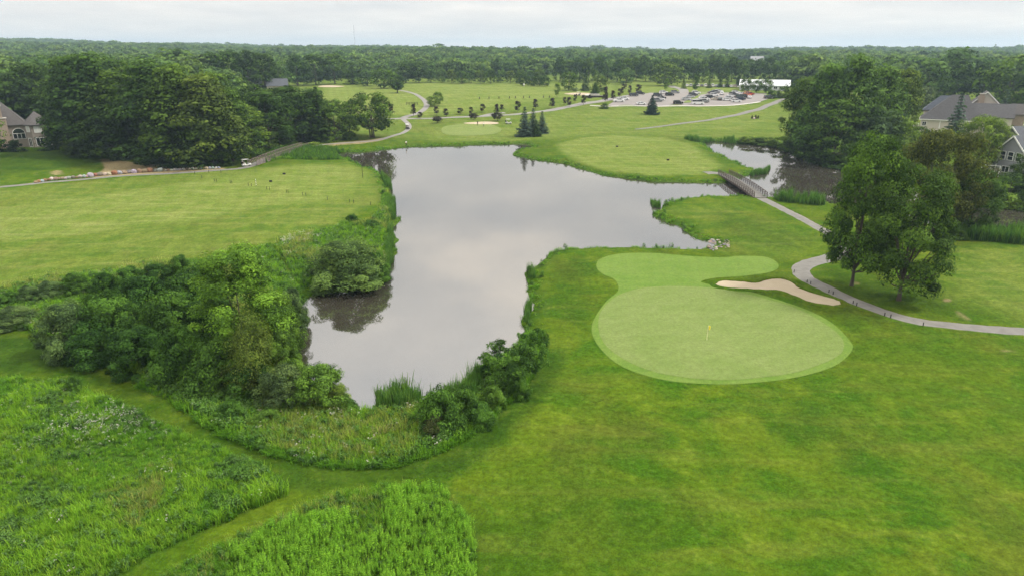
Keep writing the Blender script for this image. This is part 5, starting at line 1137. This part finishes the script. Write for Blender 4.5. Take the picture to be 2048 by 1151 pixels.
for px, py, k, c, lb, rt in CARS: car(px, py, k, c, lb, rt)
for i in range(15):
    c = ('white','silver','grey','white','dark grey','white','beige')[i % 7]
    car(1374 + i * 7.3, 173.2 + .12 * i, ('sedan','suv')[i % 2], c, {'white':'white','silver':'silver','grey':'mid-grey','dark grey':'dark','beige':'beige'}[c] + ' car in the long far row below the conifers', 78, .02, 'far row of cars')
def cart(px, py, rz, col, label, roof=True):
    p = G(px, py); t = empty('golf_cart', (p[0], p[1], p[2] + .06), R(rz), label, 'golf cart')
    set_ = MB().add([(-1.15, -.58, .25), (1.15, -.58, .25), (1.2, -.5, .62), (.62, -.55, .78), (.45, -.55, .36), (-.15, -.55, .36), (-.2, -.55, .70), (-1.15, -.55, .72)] + [(-1.15, .58, .25), (1.15, .58, .25), (1.2, .5, .62), (.62, .55, .78), (.45, .55, .36), (-.15, .55, .36), (-.2, .55, .70), (-1.15, .55, .72)],
        [tuple(range(8)), tuple(range(15, 7, -1))] + [(i, 8 + i, 8 + (i + 1) % 8, (i + 1) % 8) for i in range(8)])
    b = set_.build('body', M['paint'], t); b.color = (*col, 1)
    MB().box(-.65, -.18, -.52, .52, .72, .86).box(-.78, -.64, -.52, .52, .80, 1.25).build('seat', M['cloth'], t).color = (.35, .33, .30, 1)
    for x, y in ((.6, -.5), (.6, .5), (-.95, -.5), (-.95, .5)): MB().bar((x, y, .70), (x * .85, y, 1.80), .04).build('post', M['black'], t)
    r = MB().add([(-1.1, -.6, 1.80), (.75, -.6, 1.80), (.75, .6, 1.80), (-1.1, .6, 1.80), (-1.0, -.52, 1.87), (.65, -.52, 1.87), (.65, .52, 1.87), (-1.0, .52, 1.87)], [(3,2,1,0), (4,5,6,7), (0,1,5,4), (1,2,6,5), (2,3,7,6), (3,0,4,7)]).build('canopy', M['paint'], t); r.color = (.62, .62, .60, 1)
    MB().tube([(-1.1, -.22, .6), (-1.25, -.22, 1.35)], [.15, .15], 8).build('golf_bag', M['black'], t); MB().tube([(-1.1, .22, .6), (-1.25, .22, 1.35)], [.15, .15], 8).build('golf_bag', M['black'], t)
    for x in (-.78, .80):
        for y in (-.52, .52): wheel(t, x, y, .22, .2)
    return t
cart(493, 332.5, 40, (.70, .70, .68), 'white golf cart parked at the near end of the long footbridge')
cart(815, 258.5, -70, (.03, .03, .035), 'dark golf cart driving on the bend of the far path')
cart(1017, 248, 5, (.68, .68, .66), 'golf cart standing right of the far putting green')
cart(1156, 191.5, 170, (.03, .035, .03), 'dark golf cart by the far sand near the terrace')
# ------------------------------------------------------------------ people
def person(px, py, rz, shirt, trousers, label, bend=0.0, arm=.25, hair=(.03,.02,.015), dz=.05):
    p = G(px, py); t = empty('person', (p[0], p[1], p[2] + dz), R(rz), label, 'person')
    fx = lambda z, k=1.0: (bend * max(z - .95, 0) * k)
    J = {'pel': (0, 0, .96), 'spine': (fx(1.2), 0, 1.2), 'chest': (fx(1.38), 0, 1.38), 'neck': (fx(1.52), 0, 1.50), 'head0': (fx(1.6) + .02, 0, 1.58), 'head1': (fx(1.7) + .02, 0, 1.70)}
    Rr = {'pel': (.16, .12), 'spine': (.14, .11), 'chest': (.17, .12), 'neck': (.06, .06), 'head0': (.085, .075), 'head1': (.085, .075)}
    E_ = [('pel','spine'),('spine','chest'),('chest','neck'),('neck','head0'),('head0','head1')]
    for s, nm in ((-1, 'r'), (1, 'l')):
        J |= {nm+'hip': (0, s*.10, .90), nm+'knee': (.04 + .05*s, s*.12, .50), nm+'ank': (.05*s, s*.13, .09), nm+'toe': (.05*s + .16, s*.14, .05), nm+'sh': (fx(1.42), s*.19, 1.42), nm+'elb': (fx(1.15) + arm*.4, s*.24, 1.15), nm+'wr': (fx(1.0) + arm, s*.14, .98), nm+'hand': (fx(.95) + arm + .06, s*.07, .92)}
        Rr |= {nm+'hip': (.10, .10), nm+'knee': (.065, .065), nm+'ank': (.045, .045), nm+'toe': (.045, .035), nm+'sh': (.075, .075), nm+'elb': (.05, .05), nm+'wr': (.035, .035), nm+'hand': (.045, .03)}
        E_ += [('pel', nm+'hip'), (nm+'hip', nm+'knee'), (nm+'knee', nm+'ank'), (nm+'ank', nm+'toe'), ('chest', nm+'sh'), (nm+'sh', nm+'elb'), (nm+'elb', nm+'wr'), (nm+'wr', nm+'hand')]
    ks = list(J); me = bpy.data.meshes.new('body'); me.from_pydata([J[k] for k in ks], [(ks.index(a), ks.index(b)) for a, b in E_], [])
    tmp = bpy.data.objects.new('body', me); COL.objects.link(tmp); md = tmp.modifiers.new('skin', 'SKIN'); sb = tmp.modifiers.new('sub', 'SUBSURF'); sb.levels = 1; sb.render_levels = 1
    for i, k in enumerate(ks): me.skin_vertices[0].data[i].radius = Rr[k]; me.skin_vertices[0].data[i].use_root = (k == 'pel')
    dg = bpy.context.evaluated_depsgraph_get(); dg.update(); em = bpy.data.meshes.new_from_object(tmp.evaluated_get(dg)); bpy.data.objects.remove(tmp)
    em.materials.clear()
    for nm, c, r_ in (('shirt', shirt, .9), ('trousers', trousers, .9), ('skin', (.42,.26,.19), .6), ('shoe', (.03,.03,.03), .7)): em.materials.append(plain(nm, c, r_, .06, 6))
    for f in em.polygons:
        c = f.center; f.use_smooth = True
        f.material_index = 3 if c.z < .10 else 1 if (c.z < .98 and abs(c.y) < .21 and c.x < .10 + arm * .3 + (.1 if c.z < .8 else 0)) else 2 if (c.z > 1.53 or (c.z < 1.22 and (c.x > arm * .35 + fx(1.1) or abs(c.y) > .21))) else 0
    em.name = 'body'; obj('body', em, t)
    hx, hz = J['head1'][0], J['head1'][2]; n = 8; V = []; F = []
    for i in range(5):
        a = i / 4 * 1.45; r = .105 * math.cos(a); z = hz + .0 + .115 * math.sin(a)
        V += [(hx - .018 + r * math.cos(2*math.pi*k/n), r * .9 * math.sin(2*math.pi*k/n), z) for k in range(n)]
        if i: F += [((i-1)*n+k, (i-1)*n+(k+1) % n, i*n+(k+1) % n, i*n+k) for k in range(n)]
    MB().add(V, F + [tuple(4*n+k for k in range(n))]).build('hair', plain('hair', hair, .8, .1, 6), t, True)
    return t
person(955, 251.5, -60, (.025,.025,.03), (.03,.03,.035), 'person in black leaning over a putt on the far green', .35, .35)
person(967.5, 254, 200, (.75,.75,.73), (.03,.03,.035), 'person in white shirt and dark trousers on the far green', .15, .3)
person(812.5, 292.2, -80, (.70,.72,.66), (.02,.02,.02), 'person in white shirt standing at the far pond edge', .1, .3, dz=.0)
person(486, 333.0, -60, (.72,.72,.70), (.02,.02,.025), 'person in white top standing beside the parked golf cart', .05, .15)
# ------------------------------------------------------------------ stones
def boulder_mesh(seed):
    bm = bmesh.new(); bmesh.ops.create_icosphere(bm, subdivisions=2, radius=.5); rng = np.random.default_rng(seed); K_ = rng.normal(size=(7, 3)); A_ = rng.uniform(.62, .95, 7)
    K_ /= np.linalg.norm(K_, axis=1)[:, None]
    for v in bm.verts:
        p = np.array(v.co)
        for k, a in zip(K_, A_):
            d = p @ k - a * .5
            if d > 0: p = p - k * d * .9
        v.co = p * (1 + rng.normal(0, .02))
    me = bpy.data.meshes.new('boulder'); bm.to_mesh(me); bm.free(); me.materials.append(M['rock']); return me
BM = [boulder_mesh(i) for i in range(7)]
RC = [(.34,.32,.28), (.20,.145,.10), (.24,.237,.23), (.40,.375,.33), (.19,.11,.065), (.25,.262,.275), (.34,.285,.215), (.14,.13,.12)]
rr_ = random.Random(4)
def boulder(p, s, col, label, group, sink=.25, name='boulder'):
    o = obj(name, BM[rr_.randrange(7)]); o.location = (p[0], p[1], p[2] + s[2] * (.5 - sink)); o.scale = s; o.rotation_euler = (rr_.uniform(-.2, .2), rr_.uniform(-.2, .2), rr_.uniform(0, 6.28))
    o.color = (*[c * rr_.uniform(.85, 1.15) for c in col], 1); return tag(o, label, 'boulder', group)
NAMEC = {0:'pale tan',1:'brown',2:'grey',3:'cream',4:'rust-brown',5:'blue-grey',6:'sandy',7:'dark grey'}
special = {21: (4, 1.5, 'large rust-brown boulder left of the upright blue-grey one'), 25: (5, 1.7, 'upright blue-grey boulder in the middle of the path edging'), 28: (4, 1.8, 'biggest rust-red boulder in the path edging')}
ex = [72, 100, 150, 200, 230, 250, 300, 350, 400, 440]; ey = [366, 361, 357, 351.5, 349.5, 347.5, 344, 341.2, 338.8, 337]
i = 0; x = 72.0
while x < 440:
    big = 1.0 if x < 180 else 1.45 if x < 330 else .85
    s0 = big * rr_.uniform(.8, 1.15); ci = rr_.randrange(8); lb = None
    if i in special: ci, s0, lb = special[i]
    p = G(x, float(np.interp(x, ex, ey)))
    lab = lb or (NAMEC[ci] + ' boulder in the stone edging of the left path')
    boulder(p, (s0 * rr_.uniform(1.0, 1.4), s0, s0 * rr_.uniform(.8, 1.05)), RC[ci], lab, 'boulders edging the left path'); x += s0 * 7.4 * .92; i += 1
for i in range(46):
    u, v = rr_.random(), rr_.random(); px = 1417 + u * 42; py = 480 + v * 22 * (1 - .35 * u) + u * 1.0
    ci = (0, 2, 3, 5, 6)[i % 5]; s0 = rr_.uniform(.32, .75) * (1 - .45 * u)
    boulder(G(px, py), (s0 * 1.25, s0, s0 * .7), [c * .72 for c in RC[ci]], NAMEC[ci] + ' stone in the riprap at the pond corner', 'riprap stones', .35, 'riprap_stone')
for k, (px, py) in enumerate([(730,305), (745,309)]): pass
boulder(G(1508, 238), (1.4, 1.0, .8), RC[3], 'pale boulder among dark shrubs below the far path', None)
for k, (px, wd) in enumerate([(1504, 4), (1511, 5), (1516, 4)]): T('grass_shrub', 'shrub_c', px, 237.5, 230.5 - k % 2, wd, (.06,.05,.02), 'narrow brown shrub, %s of three beside the pale boulder' % ('left', 'middle', 'right')[k], 'shrub', 'three brown shrubs')
# ------------------------------------------------------------------ small course furniture
def stake(px, py, hgt, wd, label, group, mat='black', name='marker_post'):
    p = G(px, py); t = MB().tube([(0, 0, -.1), (0, 0, hgt * .93), (0, 0, hgt)], [wd, wd * .95, wd * .5], 7).build(name, M[mat]); t.location = p
    return tag(t, label, 'post', group)
for i, (px, py) in enumerate([(1588,545),(1614,565),(1621,568),(1657.5,585),(1666,589),(1706,607),(1713,611),(1769,631),(1781,635),(1846,651)]):
    stake(px, py, .45, .055, 'short black post beside the right path, ' + ['alone at the inside of the bend','left of the first pair','right of the first pair','left of the second pair','right of the second pair','left of the third pair','right of the third pair','left of the fourth pair','right of the fourth pair','last towards the right edge'][i], 'posts along the right path')
ST = [(461,367),(464,367.4),(497,372),(503,373),(533.5,379),(539.5,380),(573,385.5),(576.4,386),(605.7,391.6),(612,392.5),(655,400),(699.4,405),(707.5,406.6),(741,410.4)]
for i, (px, py) in enumerate(ST): stake(px, py, .75, .055, ORD[i] + ' from left of the short dark stakes across the left tee ground', 'stakes across the left tee ground')
for i, (px, py) in enumerate([(390,349),(404,357),(418,346),(429,363),(433,363.5),(442,346)]): stake(px, py, .75, .06, ORD[i] + ' from left of the short stakes near the left path end', 'stakes near the left path')
for i, px in enumerate((959, 978, 998, 1019, 1031, 1047, 1059, 1087, 1099)): stake(px, 198.5 - .02 * (px - 959), 1.1, .22, ORD[i] + ' from left of the dark posts on the practice fairway', 'posts on the practice fairway', 'dark_wood')
p = G(725.5, 356); t = empty('tall_pole', p, 0, 'tall thin dark pole at the tee corner by the pond', 'pole'); Hp = top_height(p, 324)
MB().tube([(0, 0, -.2), (0, 0, Hp)], [.06, .05], 8).build('shaft', M['black'], t); MB().box(-.16, .16, -.16, .16, Hp, Hp + .35).build('nest_box', M['dark_wood'], t)
p = G(512.6, 372); t = empty('banded_pole', p, 0, 'white banded distance pole on the left tee ground', 'pole')
MB().tube([(0, 0, -.1), (0, 0, 1.6)], [.035, .035], 7).build('shaft', M['black'], t)
for k in range(4): MB().tube([(0, 0, .2 + k * .4), (0, 0, .38 + k * .4)], [.06, .06], 7).build('band', M['white_trim'], t)
for px, py, lb in [(541.6,364,'nearer dark tee block on the left tee ground'),(568.3,349,'farther dark tee block on the left tee ground'),(1336,321,'dark tee block on the peninsula turf'),(1234,294,'small dark tee block at the back of the peninsula turf')]:
    p = G(px, py); o = MB().prism([(-.3,-.2),(.3,-.2),(.38,0),(.3,.2),(-.3,.2),(-.38,0)], -.05, .38).build('tee_block', M['black']); o.location = p; tag(o, lb, 'tee marker', 'dark tee blocks')
p = G(1413.5, 680); t = empty('golf_flag', p, 0, 'yellow flag on a thin stick in the near green', 'flag')
Hf_ = top_height(p, 650)
MB().tube([(0, 0, -.05), (0.02, 0, Hf_ * .75), (.05, 0, Hf_)], [.034, .030, .026], 7).build('stick', plain('flagstick', (.60,.60,.35), .5, .05, 4), t)
V = []; F = []
for i in range(7):
    u = i / 6; V += [(.05 + .06 * math.sin(u * 5) + .28 * u, .05 * math.sin(u * 7), Hf_ - .02 - .10 * u), (.05 + .05 * math.sin(u * 5 + .5) + .24 * u, .05 * math.sin(u * 7 + 1), Hf_ - .50 - .05 * u)]
    if i: k = 2 * i; F.append((k-2, k, k+1, k-1))
fm = MB().add(V, F).build('pennant', plain('flag_cloth', (.80,.70,.08), .8, .1, 5), t)
sm_ = fm.modifiers.new('thick', 'SOLIDIFY'); sm_.thickness = .008
# low wall, planter, rail
p = G(1194, 195); t = empty('low_wall', p, facing(p) + .05, 'low dark brick wall beside the round planter', 'wall')
MB().box(-5.5, 5.5, -.35, .35, -.3, .85).build('wall_body', M['dark_wood'], t); MB().box(-5.7, 5.7, -.45, .45, .85, 1.0).build('coping', M['kerb'], t)
p = G(1190, 192.3); t = empty('round_planter', p, 0, 'pale round planter holding a dense green tree', 'planter')
MB().tube([(0, 0, -.2), (0, 0, .9), (0, 0, 1.0)], [2.2, 2.5, 2.6], 18).build('bowl', M['kerb'], t)
p = G(824, 210.5); t = empty('rail_fence', p, .1, 'short dark rail fence beside the winding path', 'fence')
for k in range(5): MB().box(-2.6 + k * 1.3 - .09, -2.6 + k * 1.3 + .09, -.09, .09, -.2, 1.3).build('post', M['dark_wood'], t)
for z in (.55, 1.05): MB().box(-2.6, 2.6, -.05, .05, z, z + .12).build('rail', M['dark_wood'], t)
for px, py, lb in [(1170,179,'white sign post beside the pale domed bush'),(1048,174,'white sign post at the far fairway end')]:
    p = G(px, py); t = empty('sign_post', p, facing(p), lb, 'sign'); MB().tube([(0, 0, -.1), (0, 0, 1.6)], [.05, .05], 6).build('shaft', M['white_trim'], t); MB().box(-.5, .5, -.04, .04, .9, 1.9).build('panel', M['white_trim'], t)
# ------------------------------------------------------------------ the air
hz = MB().box(-4300, 4300, -130, 6600, -3.2, 112).build('haze', None)
hm = bpy.data.materials.new('haze_air'); hm.use_nodes = True; ht = hm.node_tree; ht.nodes.clear()
pv = ht.nodes.new('ShaderNodeVolumePrincipled'); pv.inputs['Color'].default_value = (.56, .76, .94, 1); pv.inputs['Density'].default_value = 1.6e-4; pv.inputs['Anisotropy'].default_value = 0.2
mo = ht.nodes.new('ShaderNodeOutputMaterial'); ht.links.new(pv.outputs[0], mo.inputs['Volume'])
hz.data.materials.append(hm); tag(hz, 'pale haze filling the air over the whole course', 'haze', kind='stuff')
